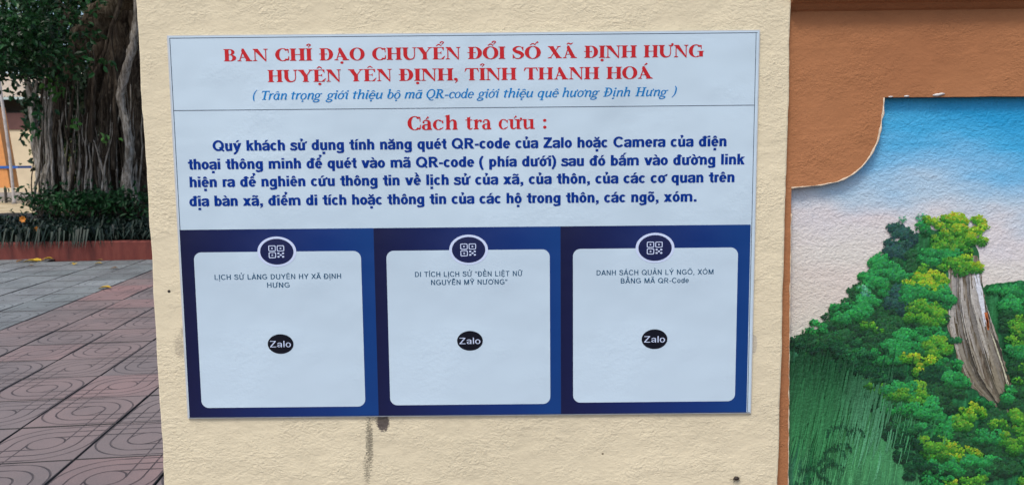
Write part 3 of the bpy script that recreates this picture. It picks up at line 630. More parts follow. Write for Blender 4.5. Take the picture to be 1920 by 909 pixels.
# --- plain sans letters, drawn as strokes of width s_ (capital height 1, x-height .73)
def SANS(ch, s=.205):
    h = s*.82; X = .73; e = s/2; r = ring
    def bowl(cx, w_=.29, n=22): return r(cx, X/2, w_, X/2+.015, s, h, 0, 360, n)
    def arch(x0, x1, top=X):   # shoulder from stem x0 to stem x1
        return vs_([(x0, top-.22), (x0+.08, top-.10), ((x0+x1)/2, top-h*.42), (x1-.07, top-.09), (x1, top-.24), (x1, 0)], [s*.5, s*.75, h*.95, s*.92, s, s], 5)
    if ch == 'l': return box(.06, 0, .06+s, 1), .12+s
    if ch in 'iı': return box(.06, 0, .06+s, X)+(box(.06, 1-.15-.04*(s < .15), .06+s, 1) if ch == 'i' else []), .12+s
    if ch == 'n': return box(.06, 0, .06+s, X)+arch(.10+e, .52), .52+e+.06
    if ch == 'm': return box(.06, 0, .06+s, X)+arch(.10+e, .48)+arch(.50, .90), .90+e+.06
    if ch == 'h': return box(.06, 0, .06+s, 1)+arch(.10+e, .52), .52+e+.06
    if ch == 'u': return box(.52-e, 0, .52+e, X)+vs_([(.06+e, X), (.06+e, .24), (.12+e, .09), (.33, h*.42), (.46, .14), (.52, .25)], [s, s, s*.92, h*.95, s*.7, s*.5], 5), .52+e+.06
    if ch == 'r': return box(.06, 0, .06+s, X)+vs_([(.10+e, .46), (.24, .62), (.42, .64)], [s*.5, s*.8, s*.85], 5), .44
    if ch == 'o': return bowl(.33, .30), .66
    if ch == 'c': return r(.33, X/2, .30, X/2+.015, s, h, 42, 318, 20), .61
    if ch == 'e': return r(.33, X/2, .30, X/2+.015, s, h, 0, 322, 22)+box(.12, .30, .60, .30+h*.75), .65
    if ch == 'b': return box(.06, 0, .06+s, 1)+bowl(.37, .29), .70
    if ch == 'd': return box(.64-s, 0, .64, 1)+bowl(.33, .29), .70
    if ch == 'đ': return box(.64-s, 0, .64, 1)+bowl(.33, .29)+box(.34, .80, .74, .80+h*.6), .72
    if ch == 'p': return box(.06, -.27, .06+s, X)+bowl(.37, .29), .70
    if ch == 'q': return box(.64-s, -.27, .64, X)+bowl(.33, .29), .70
    if ch == 'g': return box(.64-s, -.02, .64, X)+bowl(.33, .29)+vs_([(.64-e, .05), (.60-e*.6, -.14), (.40, -.27+h*.4), (.20, -.22), (.09, -.10)], [s, s*.95, h, h, s*.7], 5), .70
    if ch == 'a': return vs_([(.08, .52), (.15, .62), (.32, X-h*.42), (.49, .62), (.52, .48), (.52, .10), (.56, 0)], [s*.7, s*.85, h, s*.95, s, s, s*.9], 5)+vs_([(.48, .40), (.30, .37), (.15, .30), (.12, .18), (.20, .08), (.34, .08), (.47, .18)], [h*.6, h*.85, s*.85, s, s*.85, h*.8, h*.6], 5), .66
    if ch == 's': return vs_([(.53, .52), (.44, .63), (.30, X-h*.40), (.15, .62), (.15, .48), (.30, .39), (.46, .31), (.50, .17), (.40, .06), (.27, h*.42), (.13, .08), (.05, .22)], [s*.75, h, h, s*.85, s*.85, h*1.05, s*.85, s*.85, h, h, h, s*.75], 5), .60
    if ch == 't': return box(.14, .16, .14+s, .95)+box(.02, X-h*.9, .42, X)+vs_([(.14+e, .22), (.17+e, .09), (.30, h*.42), (.42, .06)], [s, s*.95, h, h], 5), .44
    if ch == 'k': return box(.06, 0, .06+s, 1)+[[(.2, .26), (.2, .46), (.40, X), (.40+s*1.25, X)], [(.28, .44), (.42, .54), (.66, 0), (.66-s*1.25, 0)]], .66
    if ch == 'v': return dia(.24, 0, .02, X, s*1.1)+dia(.24, 0, .46, X, s*1.1), .48+s
    if ch == 'y': return dia(.24, 0, .02, X, s*1.1)+[[(.17, -.22), (.17+s*.9, -.16), (.46+s*1.1, X), (.46, X), (.25, .0)]]+vs_([(.24, -.12), (.18, -.24), (.06, -.24)], [s*.8, h, h*.9], 4), .48+s
    if ch == 'x': return dia(.02, 0, .42, X, s*1.2)+dia(.42, 0, .02, X, s*1.2), .46+s*1.15
    if ch == '-': return box(.04, .28, .36, .28+h), .40
    if ch == '.': return box(.08, 0, .08+s, s*.98), .36
    if ch == ',': return box(.08, 0, .08+s, s*.98)+[[(.08+s, .05), (.08+s, -.08), (.08, -.22), (.06, -.16), (.08+s*.5, 0), (.08+s*.5, .05)]], .36
    if ch == '(': return vs_([(.32, 1.02), (.15, .68), (.13, .36), (.18, .05), (.32, -.28)], [s*.7, s*.9, s, s*.9, s*.7]), .42
    if ch == ')': return vs_([(.06, 1.02), (.23, .68), (.26, .36), (.21, .05), (.06, -.28)], [s*.7, s*.9, s, s*.9, s*.7]), .42
    if ch == '"': return box(.05, .68, .05+s*.8, 1)+box(.12+s, .68, .12+s*1.8, 1), .22+s*1.6
    if ch == 'I': return box(.09, 0, .09+s, 1), .18+s
    if ch == 'L': return box(.09, 0, .09+s, 1)+box(.09, 0, .68, h), .74
    if ch == 'H': return box(.09, 0, .09+s, 1)+box(.81-s, 0, .81, 1)+box(.09, .46, .8, .46+h), .90
    if ch == 'N': return box(.09, 0, .09+s, 1)+box(.81-s, 0, .81, 1)+[[(.09, 1), (.09+s*1.05, 1), (.81, 0), (.81-s*1.05, 0)]], .90
    if ch == 'M': return box(.09, 0, .09+s, 1)+box(.97-s, 0, .97, 1)+[[(.09, 1), (.09+s*1.2, 1), (.53+s*.5, 0), (.53-s*.5, 0)], [(.97, 1), (.97-s*1.2, 1), (.53-s*.5, 0), (.53+s*.5, 0)]], 1.06
    if ch == 'T': return box(.40-e, 0, .40+e, 1)+box(.03, 1-h, .77, 1), .80
    if ch == 'E': return box(.09, 0, .09+s, 1)+box(.09, 0, .72, h)+box(.09, .46, .68, .46+h)+box(.09, 1-h, .71, 1), .78
    if ch in 'DĐ': return box(.09, 0, .09+s, 1)+box(.09, 0, .42, h)+box(.09, 1-h, .42, 1)+r(.40, .5, .43, .5, s, h, -90, 90, 16)+(box(-.04, .46, .40, .46+h*.8) if ch == 'Đ' else []), .90
    if ch == 'B': return box(.09, 0, .09+s, 1)+box(.09, 0, .46, h)+box(.09, .46, .46, .46+h)+box(.09, 1-h, .44, 1)+r(.43, .74, .30, .26, s, h, -90, 90, 12)+r(.45, .275, .34, .275, s, h, -90, 90, 12), .86
    if ch == 'R': return box(.09, 0, .09+s, 1)+box(.09, .42, .48, .42+h)+box(.09, 1-h, .48, 1)+r(.46, .71, .34, .29, s, h, -90, 90, 12)+[[(.36, .45), (.36+s*1.1, .45), (.88, 0), (.88-s*1.3, 0)]], .90
    if ch == 'C': return r(.50, .5, .45, .515, s, h, 38, 322, 26), .92
    if ch == 'G': return r(.50, .5, .45, .515, s, h, 38, 318, 26)+box(.92-s, .10, .92, .50)+box(.52, .50-h, .92, .50), .98
    if ch in 'OQ': return r(.51, .5, .46, .515, s, h, 0, 360, 30)+([[(.54, .30), (.54+s*.6, .38), (1.0, .02), (.90, -.08)]] if ch == 'Q' else []), 1.02
    if ch == 'U': return vs_([(.09+e, 1), (.09+e, .36), (.18+e*.6, .12), (.45, h*.42), (.72-e*.6, .12), (.81-e, .36), (.81-e, 1)], [s, s, s*.95, h, s*.95, s, s], 6), .90
    if ch == 'S': return vs_([(.72, .72), (.62, .88), (.42, 1-h*.42), (.20, .88), (.17, .70), (.34, .57), (.56, .48), (.71, .34), (.66, .13), (.42, h*.42), (.17, .12), (.08, .30)], [s*.8, h*1.05, h, s*.95, s, h*1.15, h*1.15, s, s*.95, h, h*1.05, s*.8], 5), .82
    if ch == 'Y': return box(.42-e, 0, .42+e, .46)+[[(.42-e, .40), (.42+e, .46), (s*1.15, 1), (0, 1)], [(.42+e, .40), (.42-e, .46), (.84-s*1.15, 1), (.84, 1)]], .84
    if ch == 'A': return dia(.0, 0, .36-e*.2, 1, s*1.1)+dia(.84-s*1.1, 0, .48-s*.9, 1, s*1.1)+box(.18, .24, .68, .24+h), .84
    if ch == 'X': return dia(.0, 0, .80-s*1.2, 1, s*1.2)+dia(.80-s*1.2, 0, .0, 1, s*1.2), .80
    if ch == 'Z': return box(.04, 0, .74, h)+box(.06, 1-h, .72, 1)+[[(.04, h*.9), (.04+s*1.3, h*.9), (.72, 1-h*.9), (.72-s*1.3, 1-h*.9)]], .78
    return [], .40
def sans_marks(ms, cx, top, s, low):
    q = []; y = top+.07; t = s*.62; has = '\u0302' in ms or '\u0306' in ms
    if '\u0302' in ms: q += [[(cx-.19, y), (cx-.19+s*.75, y), (cx, y+.12), (cx, y+.20), (cx-s*.35, y+.20)], [(cx+.19, y), (cx+.19-s*.75, y), (cx, y+.12), (cx, y+.20), (cx+s*.35, y+.20)]]
    if '\u0306' in ms: q += vs_([(cx-.17, y+.19), (cx-.10, y+.07), (cx, y+.04), (cx+.10, y+.07), (cx+.17, y+.19)], [t*.8, t, t, t, t*.8], 4)
    ax, ay = (cx+.13, y+.20) if has else (cx, y)
    if '\u0301' in ms: q += [[(ax-.10, ay), (ax+.02, ay), (ax+.08+s*.55, ay+.20), (ax+.08-s*.35, ay+.20)]]
    if '\u0300' in ms: 
        if has: ax = cx-.02; ay = y+.19
        q += [[(ax+.10, ay), (ax-.02, ay), (ax-.08-s*.55, ay+.20), (ax-.08+s*.35, ay+.20)]]
    if '\u0309' in ms: q += vs_([(ax-.09, ay+.19), (ax, ay+.24), (ax+.08, ay+.18), (ax, ay+.09), (ax-.01, ay)], [t*.9, t*.9, t, t*.8, t*.8], 4)
    if '\u0303' in ms: q += vs_([(cx-.19, y+.04), (cx-.11, y+.14), (cx+.03, y+.09), (cx+.12, y+.06), (cx+.20, y+.17)], [t, t, t, t, t], 4)
    if '\u0323' in ms: q += box(cx-s/2, -.15-s, cx+s/2, -.15)
    return q
def sans_line(name, text, x0, x1, yb, cap, mat, y, s):
    polys = []; x = 0; gap = .022 if s > .15 else .09
    for ch in text:
        if ch == 'đ': d = 'đ'
        else: d = unicodedata.normalize('NFD', ch)
        b, ms = d[0], d[1:]
        if b == 'i' and any(m_ in ms for m_ in '\u0301\u0300\u0309\u0303'): b = 'ı'
        g, adv = SANS(b, s); xs = [p[0] for q in g for p in q] or [0]; low = b.islower() or b == 'ı'; top = .73 if low else 1.0
        mk = sans_marks(ms, (min(xs)+max(xs))/2, top, s, low)
        if '\u031b' in ms:
            xe = max(xs); mk += vs_([(xe-(.10 if b == 'o' else .03), top-.06), (xe+.08, top-.02), (xe+.10, top+.10)], [s*.5, s*.6, s*.7], 4); adv += .07
        polys += [[(x+px_, pz_) for px_, pz_ in q] for q in g+mk]; x += adv+gap-.05
    base = [p[0] for q in polys for p in q]; a, b = min(base), max(base)
    q0, q1 = W(x0, yb), W(x1, yb-.0094*(x1-x0)); sc_ = cap*D/F; mb = MB()
    for i, q in enumerate(polys):
        yy = y-.0000045*(i % 60)
        mb.add([(q0.x+(px_-a)/(b-a)*(q1.x-q0.x), yy, q0.z+pz_*sc_) for px_, pz_ in q], [tuple(range(len(q)))])
    return mb.build(name, mat)
for t, x0, x1, yb in (('Quý khách sử dụng tính năng quét QR-code của Zalo hoặc Camera của điện', 401, 1360.6, 283.5),
                      ('thoại thông minh để quét vào mã QR-code ( phía dưới) sau đó bấm vào đường link', 355, 1395, 318),
                      ('hiện ra để nghiên cứu thông tin về lịch sử của xã, của thôn, của các cơ quan trên', 358, 1375.5, 351),
                      ('địa bàn xã, điểm di tích hoặc thông tin của các hộ trong thôn, các ngõ, xóm.', 357.5, 1304.7, 386.5)):
    put(sans_line('instruction_line', t, x0, x1, yb, 19.5, mNavyT, YS-.0004, .225))

for words, kind, xr0, yr0, cap, mat, nm in (
    ([('BAN', 421.6, 504.5), ('CHỈ', 518, 587), ('ĐẠO', 600, 685), ('CHUYỂN', 699, 864), ('ĐỔI', 877, 947.5), ('SỐ', 961, 1014), ('XÃ', 1026.6, 1081.5), ('ĐỊNH', 1094.5, 1193), ('HƯNG', 1206, 1318.5)], 'cap', 421, 116.2, 21.8, mRed, 'title_line'),
    ([('HUYỆN', 504, 641), ('YÊN', 654, 736), ('ĐỊNH,', 748.6, 858.8), ('TỈNH', 871.5, 968.6), ('THANH', 982, 1123), ('HOÁ', 1136.4, 1223)], 'cap', 504, 155, 21.8, mRed, 'title_line'),
    ([('(', 476, 485), ('Trân', 493, 540), ('trọng', 548, 606), ('giới', 611.6, 656), ('thiệu', 663, 719), ('bộ', 727, 752), ('mã', 759, 793), ('QR-code', 800, 889), ('giới', 894, 937), ('thiệu', 944.7, 1000), ('quê', 1007.8, 1047.5), ('hương', 1053.8, 1124), ('Định', 1130, 1181), ('Hưng', 1189.7, 1252), (')', 1258, 1268)], 'it', 493, 188, 16.3, mSkyB, 'subtitle_line'),
    ([('Cách', 765, 859), ('tra', 873, 921.5), ('cứu', 935, 1002.5), (':', 1018, 1024.5)], 'cap', 765, 244.2, 24.5, mRed, 'heading')):
    mb = MB()
    for wd_, a, b in words: styled_word(mb, wd_, kind, a, b, xr0, yr0, cap, YS-.0004)
    put(mb.build(nm, mat))

# --- three navy panels with white cards (their scannable codes are left out)
def rrect(cx, cz, hw, hh, r, n=6):
    out = []
    for sx_, sz_, a0 in ((1, 1, 0), (-1, 1, 90), (-1, -1, 180), (1, -1, 270)):
        for k in range(n+1):
            a = R(a0+90*k/n); out.append((cx+sx_*(hw-r)+r*math.cos(a), cz+sz_*(hh-r)+r*math.sin(a)))
    return out
def flat(mb, pts, y): mb.add([(x, y, z) for x, z in pts], [tuple(range(len(pts)))])
def ell(cx, cz, rx, rz, n=40): return [(cx+rx*math.cos(2*math.pi*k/n), cz+rz*math.sin(2*math.pi*k/n)) for k in range(n)]
px = D/F
zT, zB = W(880, 425.5).z, SB+.0012
edges = [SL+.0015, W(706, 600).x, W(1051, 600).x, SR-.0085]
m = Mt('navy_gradient_print', rough=.28, spec=.3); x, y, z = sepxyz(m)
t = m.math('MULTIPLY', x, 1/.392); t = m.math('ADD', t, .5); t = m.math('ADD', t, m.math('MULTIPLY', m.math('ABSOLUTE', m.math('SUBTRACT', z, .05)), .25))
mNavy = m.out(m.ramp(t, [(0, (.008, .010, .045)), (.22, (.008, .014, .075)), (.5, (.008, .022, .12)), (.8, (.006, .032, .17)), (1, (.006, .045, .20))]), m.bump(m.noise(7, 2, .5), .25, .02))
cards = [((373, 682), 471, 761, 522, (521, 471), (('LỊCH SỬ LÀNG DUYÊN HY XÃ ĐỊNH', 405, 641, 523.3), ('HƯNG', 503, 545, 538)), (528, 643)),
         ((729, 1031), 468, 756, 879, (879, 467.5), (('DI TÍCH LỊCH SỬ "ĐỀN LIỆT NỮ', 779, 980, 518), ('NGUYỄN MỸ NƯƠNG"', 809, 951, 533)), (881.5, 637)),
         ((1074, 1379), 464.5, 751, 1227, (1227, 464), (('DANH SÁCH QUẢN LÝ NGÕ, XÓM', 1118, 1336, 515), ('BẰNG MÃ QR-Code', 1163, 1290, 530)), (1226, 634))]
for i, (cxr, cy0, cy1, xm, bd, caps, zd) in enumerate(cards):
    x0, x1 = edges[i], edges[i+1]; cz = (zT+zB)/2; loc = Vector(((x0+x1)/2, YS-.0009, cz))
    mb = MB(); rect(mb, (x0, zB), (x1, zT), loc.y); pan = mb.build('navy_panel', mNavy, loc=loc)
    pan.parent = sign; pan.location = loc-sign.location
    pan['label'] = ('left navy panel with a long two-line caption', 'middle navy panel with a quoted temple caption', 'right navy panel with a street list caption')[i]
    def sub(name, mbx, mat):
        o = mbx.build(name, mat, loc=loc); o.parent = pan; o.location = (0, 0, 0); return o
    a, b = W(cxr[0], 615), W(cxr[1], 615); t0, t1 = W(xm, cy0).z, W(xm, cy1).z
    mb = MB(); flat(mb, rrect((a.x+b.x)/2, (t0+t1)/2, (b.x-a.x)/2, (t0-t1)/2, 14*px), YS-.0013)
    bc = W(*bd); flat(mb, ell(bc.x, bc.z, 36.5*px, 28.5*px), YS-.0015); sub('card', mb, mCard)
    mb = MB()
    n = 40; o1 = ell(bc.x, bc.z, 36.5*px, 28.5*px, n); o2 = ell(bc.x, bc.z, 31.2*px, 24.2*px, n)
    mb.add([(p[0], YS-.0017, p[1]) for p in o1+o2], [(k, (k+1) % n, (k+1) % n+n, k+n) for k in range(n)]); sub('badge_ring', mb, mLilac)
    mb = MB(); flat(mb, ell(bc.x, bc.z, 31.4*px, 24.4*px), YS-.0019); sub('badge', mb, printm('badge_navy', (.008, .014, .07), .24))
    mb = MB()
    for ox, oz in ((-8.7, 6.3), (7.2, 6.3), (-8.5, -6.4)):
        c = (bc.x+ox*px, bc.z+oz*px); p1 = rrect(c[0], c[1], 6.9*px, 5.6*px, 2.2*px, 3); p2 = rrect(c[0], c[1], 5.3*px, 4.1*px, 1.2*px, 3); n = len(p1)
        mb.add([(p[0], YS-.0022, p[1]) for p in p1+p2], [(k, (k+1) % n, (k+1) % n+n, k+n) for k in range(n)])
        flat(mb, ell(c[0], c[1], 1.7*px, 1.4*px, 10), YS-.0022)
    for ox, oz in ((-4.3, -3.2), (4.3, -3.2), (0, 0), (-4.3, 3.2), (4.3, 3.2)): flat(mb, rrect(bc.x+(7.3+ox)*px, bc.z+(-6.3+oz)*px, 2*px, 1.5*px, 1*px, 2), YS-.0022)
    sub('badge_icon', mb, mLilac)
    for t_, cx0, cx1, yb in caps:
        o = sans_line('caption_line', t_, cx0, cx1, yb, 9.6, mGreyT, YS-.0016, .15); o.parent = pan; o.location = -loc
    zc_ = W(*zd); mb = MB(); flat(mb, ell(zc_.x, zc_.z, 24.5*px, 19*px), YS-.0017); sub('logo_disc', mb, mBlack)
    o = sans_line('logo_text', 'Zalo', zd[0]-19.5, zd[0]+19.5, zd[1]+6.0, 12.0, mLilac, YS-.0020, .12); o.parent = pan; o.location = -loc
# a small dead insect stuck on the plaster low on the pillar
p = W(1380, 897, -.003); mb = MB()
mb.tube([p+Vector((-.006, 0, -.001)), p+Vector((-.002, -.002, .002)), p+Vector((.003, -.002, .002)), p+Vector((.007, 0, 0))], [.001, .0045, .004, .001], 8)
for dx_, dz_ in ((-.014, -.001), (-.006, -.009), (.003, -.008), (.010, -.006), (.010, .005)): mb.tube([p+Vector((0, -.001, 0)), p+Vector((dx_*.6, -.003, dz_*.5+.001)), p+Vector((dx_, .001, dz_))], [.0006, .0005, .0003], 4)
tag(mb.build('insect', simple('dark_insect', (.03, .02, .015), .5), smooth=True, loc=p), 'small dark dead insect stuck on the cream pillar below the notice board', 'insect')

# ------------------------------------------------------------------ paved yard behind the pillar
def local_mat(name, cols, groove=True):
    """concrete tile: colour varies tile by tile, cast grooves of arcs and crossing lines in the tile's own space"""
    m = Mt(name, rough=.62, spec=.4)
    oi = m.n('ObjectInfo'); x, y, z = sepxyz(m)
    base = m.ramp(oi.outputs['Random'], cols)
    geo = m.n('NewGeometry'); ns = m.noise(1.3, 4, .6, geo.outputs['Position'])
    base = m.mix(m.ramp(ns, [(.42, 0.0), (.68, .55)]), base, (.13, .125, .125))
    fine = m.noise(120, 3, .6); base = m.mix(.5, base, m.ramp(fine, [(.3, .7), (.7, 1.15)]), 'MULTIPLY')
    T = .22
    def band(v, c, wd):      # 1 on a line v == c
        return m.math('MINIMUM', m.math('MAXIMUM', m.math('SUBTRACT', 1.8, m.math('MULTIPLY', m.math('ABSOLUTE', m.math('SUBTRACT', v, c)), 1.8/wd)), 0.0), 1.0)
    r = m.math('SQRT', m.math('ADD', m.math('MULTIPLY', x, x), m.math('MULTIPLY', y, y)))
    arcs = m.math('ADD', m.math('ADD', band(r, .205, .0055), band(r, .145, .0055)), 0.0)
    quad = m.math('GREATER_THAN', m.math('MULTIPLY', x, y), 0.0)           # arcs in two opposite quadrants
    nq = m.math('SUBTRACT', 1.0, quad)
    lines = None
    for c in (.075, .145, .205):
        for ax in ((m.math('ABSOLUTE', x), .0045), (m.math('ABSOLUTE', y), .0075)):
            b = band(ax[0], c, ax[1]); lines = b if lines is None else m.math('ADD', lines, b)
    inner = band(r, .075, .0052)
    outside = m.math('GREATER_THAN', r, .075)
    lines = m.math('MULTIPLY', m.math('MULTIPLY', lines, nq), outside)
    g = m.math('MINIMUM', m.math('ADD', m.math('ADD', m.math('MULTIPLY', arcs, quad), lines), inner), 1.0)
    gm = m.math('MULTIPLY', g, m.ramp(m.noise(9, 2, .5), [(.35, .6), (.6, 1.0)]))
    col = m.mix(m.math('MULTIPLY', gm, .80), base, (.018, .014, .015))
    ex = m.math('MAXIMUM', m.math('SUBTRACT', m.math('ABSOLUTE', x), .434/2-.0095), m.math('SUBTRACT', m.math('ABSOLUTE', y), .461/2-.0095))
    ex = m.math('MINIMUM', m.math('MAXIMUM', m.math('MULTIPLY', m.math('ADD', ex, m.math('MULTIPLY', m.math('SUBTRACT', ns, .5), .012)), 300.0), 0.0), 1.0)
    col = m.mix(ex, col, (.018, .015, .015))
    nr = m.bump(m.math('ADD', m.math('MULTIPLY', g, -1.0), m.math('MULTIPLY', fine, .25)), .8, .004)
    return m.out(col, nr)
mTileP = local_mat('pink_concrete_tile', [(0, (.235, .186, .176)), (.4, (.215, .180, .174)), (.75, (.26, .195, .184)), (.9, (.29, .195, .184)), (1, (.32, .19, .18))])
mTileG = local_mat('grey_concrete_tile', [(0, (.20, .225, .225)), (.5, (.24, .265, .265)), (1, (.30, .325, .33))])
AN = R(-6.83); du = Vector((math.cos(AN), -math.sin(AN), 0)); dv = Vector((math.sin(AN), math.cos(AN), 0))
PU, PV = .434, .461
def lat(i, j): # centre of tile i, j
    u = -(2.148+.434*2.5)+.434*(i+.5); v = 3.39+.461*(j+.5)
    p = du*u+dv*v; return Vector((p.x, p.y-D, 0))
def tile_mesh(name, mat):
    mb = MB(); a, b = PU/2-.003, PV/2-.003; c = .002
    top = [(-a+c, -b+c, 0), (a-c, -b+c, 0), (a-c, b-c, 0), (-a+c, b-c, 0)]; ed = [(-a, -b, -.003), (a, -b, -.003), (a, b, -.003), (-a, b, -.003)]; lo = [(x, y, -.03) for x, y, z in ed]
    mb.add(top+ed+lo, [(0, 1, 2, 3)]+[(k+4, (k+1) % 4+4, (k+1) % 4, k) for k in range(4)]+[(k+8, (k+1) % 4+8, (k+1) % 4+4, k+4) for k in range(4)])
    me = bpy.data.meshes.new(name); me.from_pydata(mb.v, [], mb.f); me.materials.append(mat); return me
tmP, tmG = tile_mesh('tile_pink', mTileP), tile_mesh('tile_grey', mTileG)
KY = 10.40-D; 
def kerb_y(x): return KY+.0407*(x+6.98)
pave = empty('pavement', (-3, 3, -.03)); tag(pave, kind='structure')
rest = MB(); rt = random.Random(3); cnt = 0
for j in range(-9, 18):
    for i in range(-24, 22):
        c = lat(i, j)
        if c.y > kerb_y(c.x)-.10: continue
        if -.5 < c.y < .62 and c.x > xl-.25: continue
        left = G(-60, 600).x/(G(-60, 600).y+D)*(c.y+D)-.3; rightx = (W(310, 500).x/D)*(c.y+D)+.45
        grey = i < 0
        if left < c.x < rightx and c.y > 0.9 and cnt < 300:
            o = link('tile', tmG if grey else tmP, pave); o.location = c-pave.location+Vector((0, 0, rt.uniform(-.002, .002)))
            o.rotation_euler = (rt.uniform(-.004, .004), rt.uniform(-.004, .004), -AN*-1*-1 + (math.pi if rt.random() < .5 else 0))
            o.scale = (-1 if (i+j) % 2 else 1, 1, 1); cnt += 1
        else:
            a, b = PU/2-.004, PV/2-.004; z = -.001
            rest.add([c+du*sx_*a+dv*sy_*b+Vector((0, 0, z)) for sx_, sy_ in ((-1, -1), (1, -1), (1, 1), (-1, 1))], [(0, 1, 2, 3)])
mRest = simple('worn_concrete_tile', (.19, .13, .13), .7, .2, 1.5)
o = keep(rest.build('tile_field', mRest), pave); o['kind'] = 'stuff'
# ground sheet under everything, out to the horizon
mb = MB(); mb.add([(-400, -400, -.03), (400, -400, -.03), (400, 600, -.03), (-400, 600, -.03)], [(0, 1, 2, 3)])
m = Mt('ground_earth', rough=.95); x, y, z = sepxyz(m)
soilc = m.ramp(m.noise(6, 4, .6), [(.35, (.02, .017, .014)), (.7, (.045, .036, .028))]); sand = m.ramp(m.noise(1.5, 5, .65), [(.35, (.34, .26, .14)), (.55, (.52, .42, .25)), (.75, (.62, .53, .36))])
f = m.math('MULTIPLY', m.math('MAXIMUM', m.math('MINIMUM', m.math('SUBTRACT', y, 12.5), 1.0), 0.0), 1.0)
tag(mb.build('ground', m.out(m.mix(f, soilc, sand))), kind='structure')

# ------------------------------------------------------------------ planter: red kerb wall, soil, hedge
P0 = Vector((-14, kerb_y(-14), 0)); P1 = Vector((6, kerb_y(6), 0)); pdir = (P1-P0).normalized(); pn = Vector((-pdir.y, pdir.x, 0))
KH = .262*H/1.25*.86
zk = None
p = ray(280, 451); tt_ = ((kerb_y(-4.96))+D)/p.y; KH = H+p.z*tt_
kerb = empty('planter_kerb', (-5, kerb_y(-5), 0)); tag(kerb, 'low red painted kerb wall holding the planting bed under the banyan', 'kerb wall')
mb = MB(); nseg = 160
for k in range(nseg):
    a = P0.lerp(P1, k/nseg); b = P0.lerp(P1, (k+1)/nseg)
    def o_(q, d, z): return q+pn*(d+.006*noise.noise(Vector((q.x*3, z*5, d))))+Vector((0, 0, z+(.006*noise.noise(Vector((q.x*2.5, 1, 1))) if z > .05 else 0)))
    A = [o_(a, 0, -.03), o_(a, 0, KH-.02), o_(a, .02, KH), o_(a, .12, KH), o_(a, .14, 0)]; B = [o_(b, 0, -.03), o_(b, 0, KH-.02), o_(b, .02, KH), o_(b, .12, KH), o_(b, .14, 0)]
    mb.add(A+B, [(i, i+5, i+6, i+1) for i in range(4)])
m = Mt('red_kerb_paint', rough=.8); v = m.mapped((1, 1, .25)); s_ = m.noise(9, 4, .6, v)
mKerb = m.out(m.ramp(s_, [(.3, (.10, .022, .018)), (.5, (.155, .032, .024)), (.7, (.20, .05, .035))]), m.bump(m.noise(60, 3, .6), .4, .006))
keep(mb.build('kerb_face', mKerb, smooth=False), kerb)
mb = MB(); ny, nx = 26, 60
def soil_z(x, y):
    d = y-kerb_y(x); return KH-.03+.20*min(1, max(0, d-.3)/1.8)*(1-min(1, max(0, d-4.0)/1.5)*1.0)-(KH*min(1, max(0, d-4.2)/1.4))+.02*noise.noise(Vector((x*2, y*2, 0)))
vs = []
for j in range(ny+1):
    for i in range(nx+1):
        x = -14+20*i/nx; y = kerb_y(x)+.13+5.8*j/ny; vs.append((x, y, max(-.028, soil_z(x, y))))
mb.add(vs, [(j*(nx+1)+i, j*(nx+1)+i+1, (j+1)*(nx+1)+i+1, (j+1)*(nx+1)+i) for j in range(ny) for i in range(nx)])
tag(mb.build('soil', simple('dark_soil', (.03, .024, .018), .95, .3, 12), smooth=True), kind='structure')

def leaf_mat(name, c0, c1, rough=.5, spec=.35):
    m = Mt(name, rough=rough, spec=spec); g = m.n('NewGeometry')
    r = m.n('TexNoise', i_Scale=1.2); m.l(g.outputs['Position'], r.inputs['Vector'])
    a = m.n('Attribute', attribute_name='Col')
    col = m.mix(m.ramp(r.outputs['Fac'], [(.35, 0.0), (.65, 1.0)]), c0, c1); col = m.mix(1.0, col, a.outputs['Color'], 'MULTIPLY')
    tr = m.n('BsdfTranslucent'); m.l(col, tr.inputs[0]); ad = m.n('MixShader', n0=.22); m.out(col)
    m.l(m.b.outputs[0], ad.inputs[1]); m.l(tr.outputs[0], ad.inputs[2]); o = m.t.nodes['Material Output']; m.l(ad.outputs[0], o.inputs[0]); return m.m
mGrassL = leaf_mat('dark_strap_leaf', (.010, .022, .016), (.015, .034, .022))
mFicus = leaf_mat('ficus_leaf', (.008, .036, .013), (.018, .075, .020), .35)
mFicusL = leaf_mat('young_leaf', (.05, .17, .03), (.08, .22, .04), .4)
mShrub = leaf_mat('shrub_leaf', (.010, .050, .016), (.022, .090, .026), .45)
mOlive = leaf_mat('olive_leaf', (.10, .13, .035), (.14, .16, .05), .5)
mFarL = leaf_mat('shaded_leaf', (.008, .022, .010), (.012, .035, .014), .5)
rg = random.Random(11)
def leaf(mb, p, d, up, L, wd, col, fold=.25):
    d = d.normalized(); s_ = d.cross(up)
    if s_.length < 1e-3: s_ = Vector((1, 0, 0))
    s_.normalize(); n_ = s_.cross(d)
    q = [p, p+d*L*.35+s_*wd*.5+n_*wd*fold, p+d*L*.72+s_*wd*.42+n_*wd*fold, p+d*L-n_*L*.08, p+d*L*.72-s_*wd*.42+n_*wd*fold, p+d*L*.35-s_*wd*.5+n_*wd*fold, p+d*L*.5]
    mb.add(q, [(0, 1, 6), (1, 2, 6), (2, 3, 6), (3, 4, 6), (4, 5, 6), (5, 0, 6)], col)
def rv(up=0): return Vector((rg.gauss(0, 1), rg.gauss(0, 1), rg.gauss(0, 1)+up)).normalized()
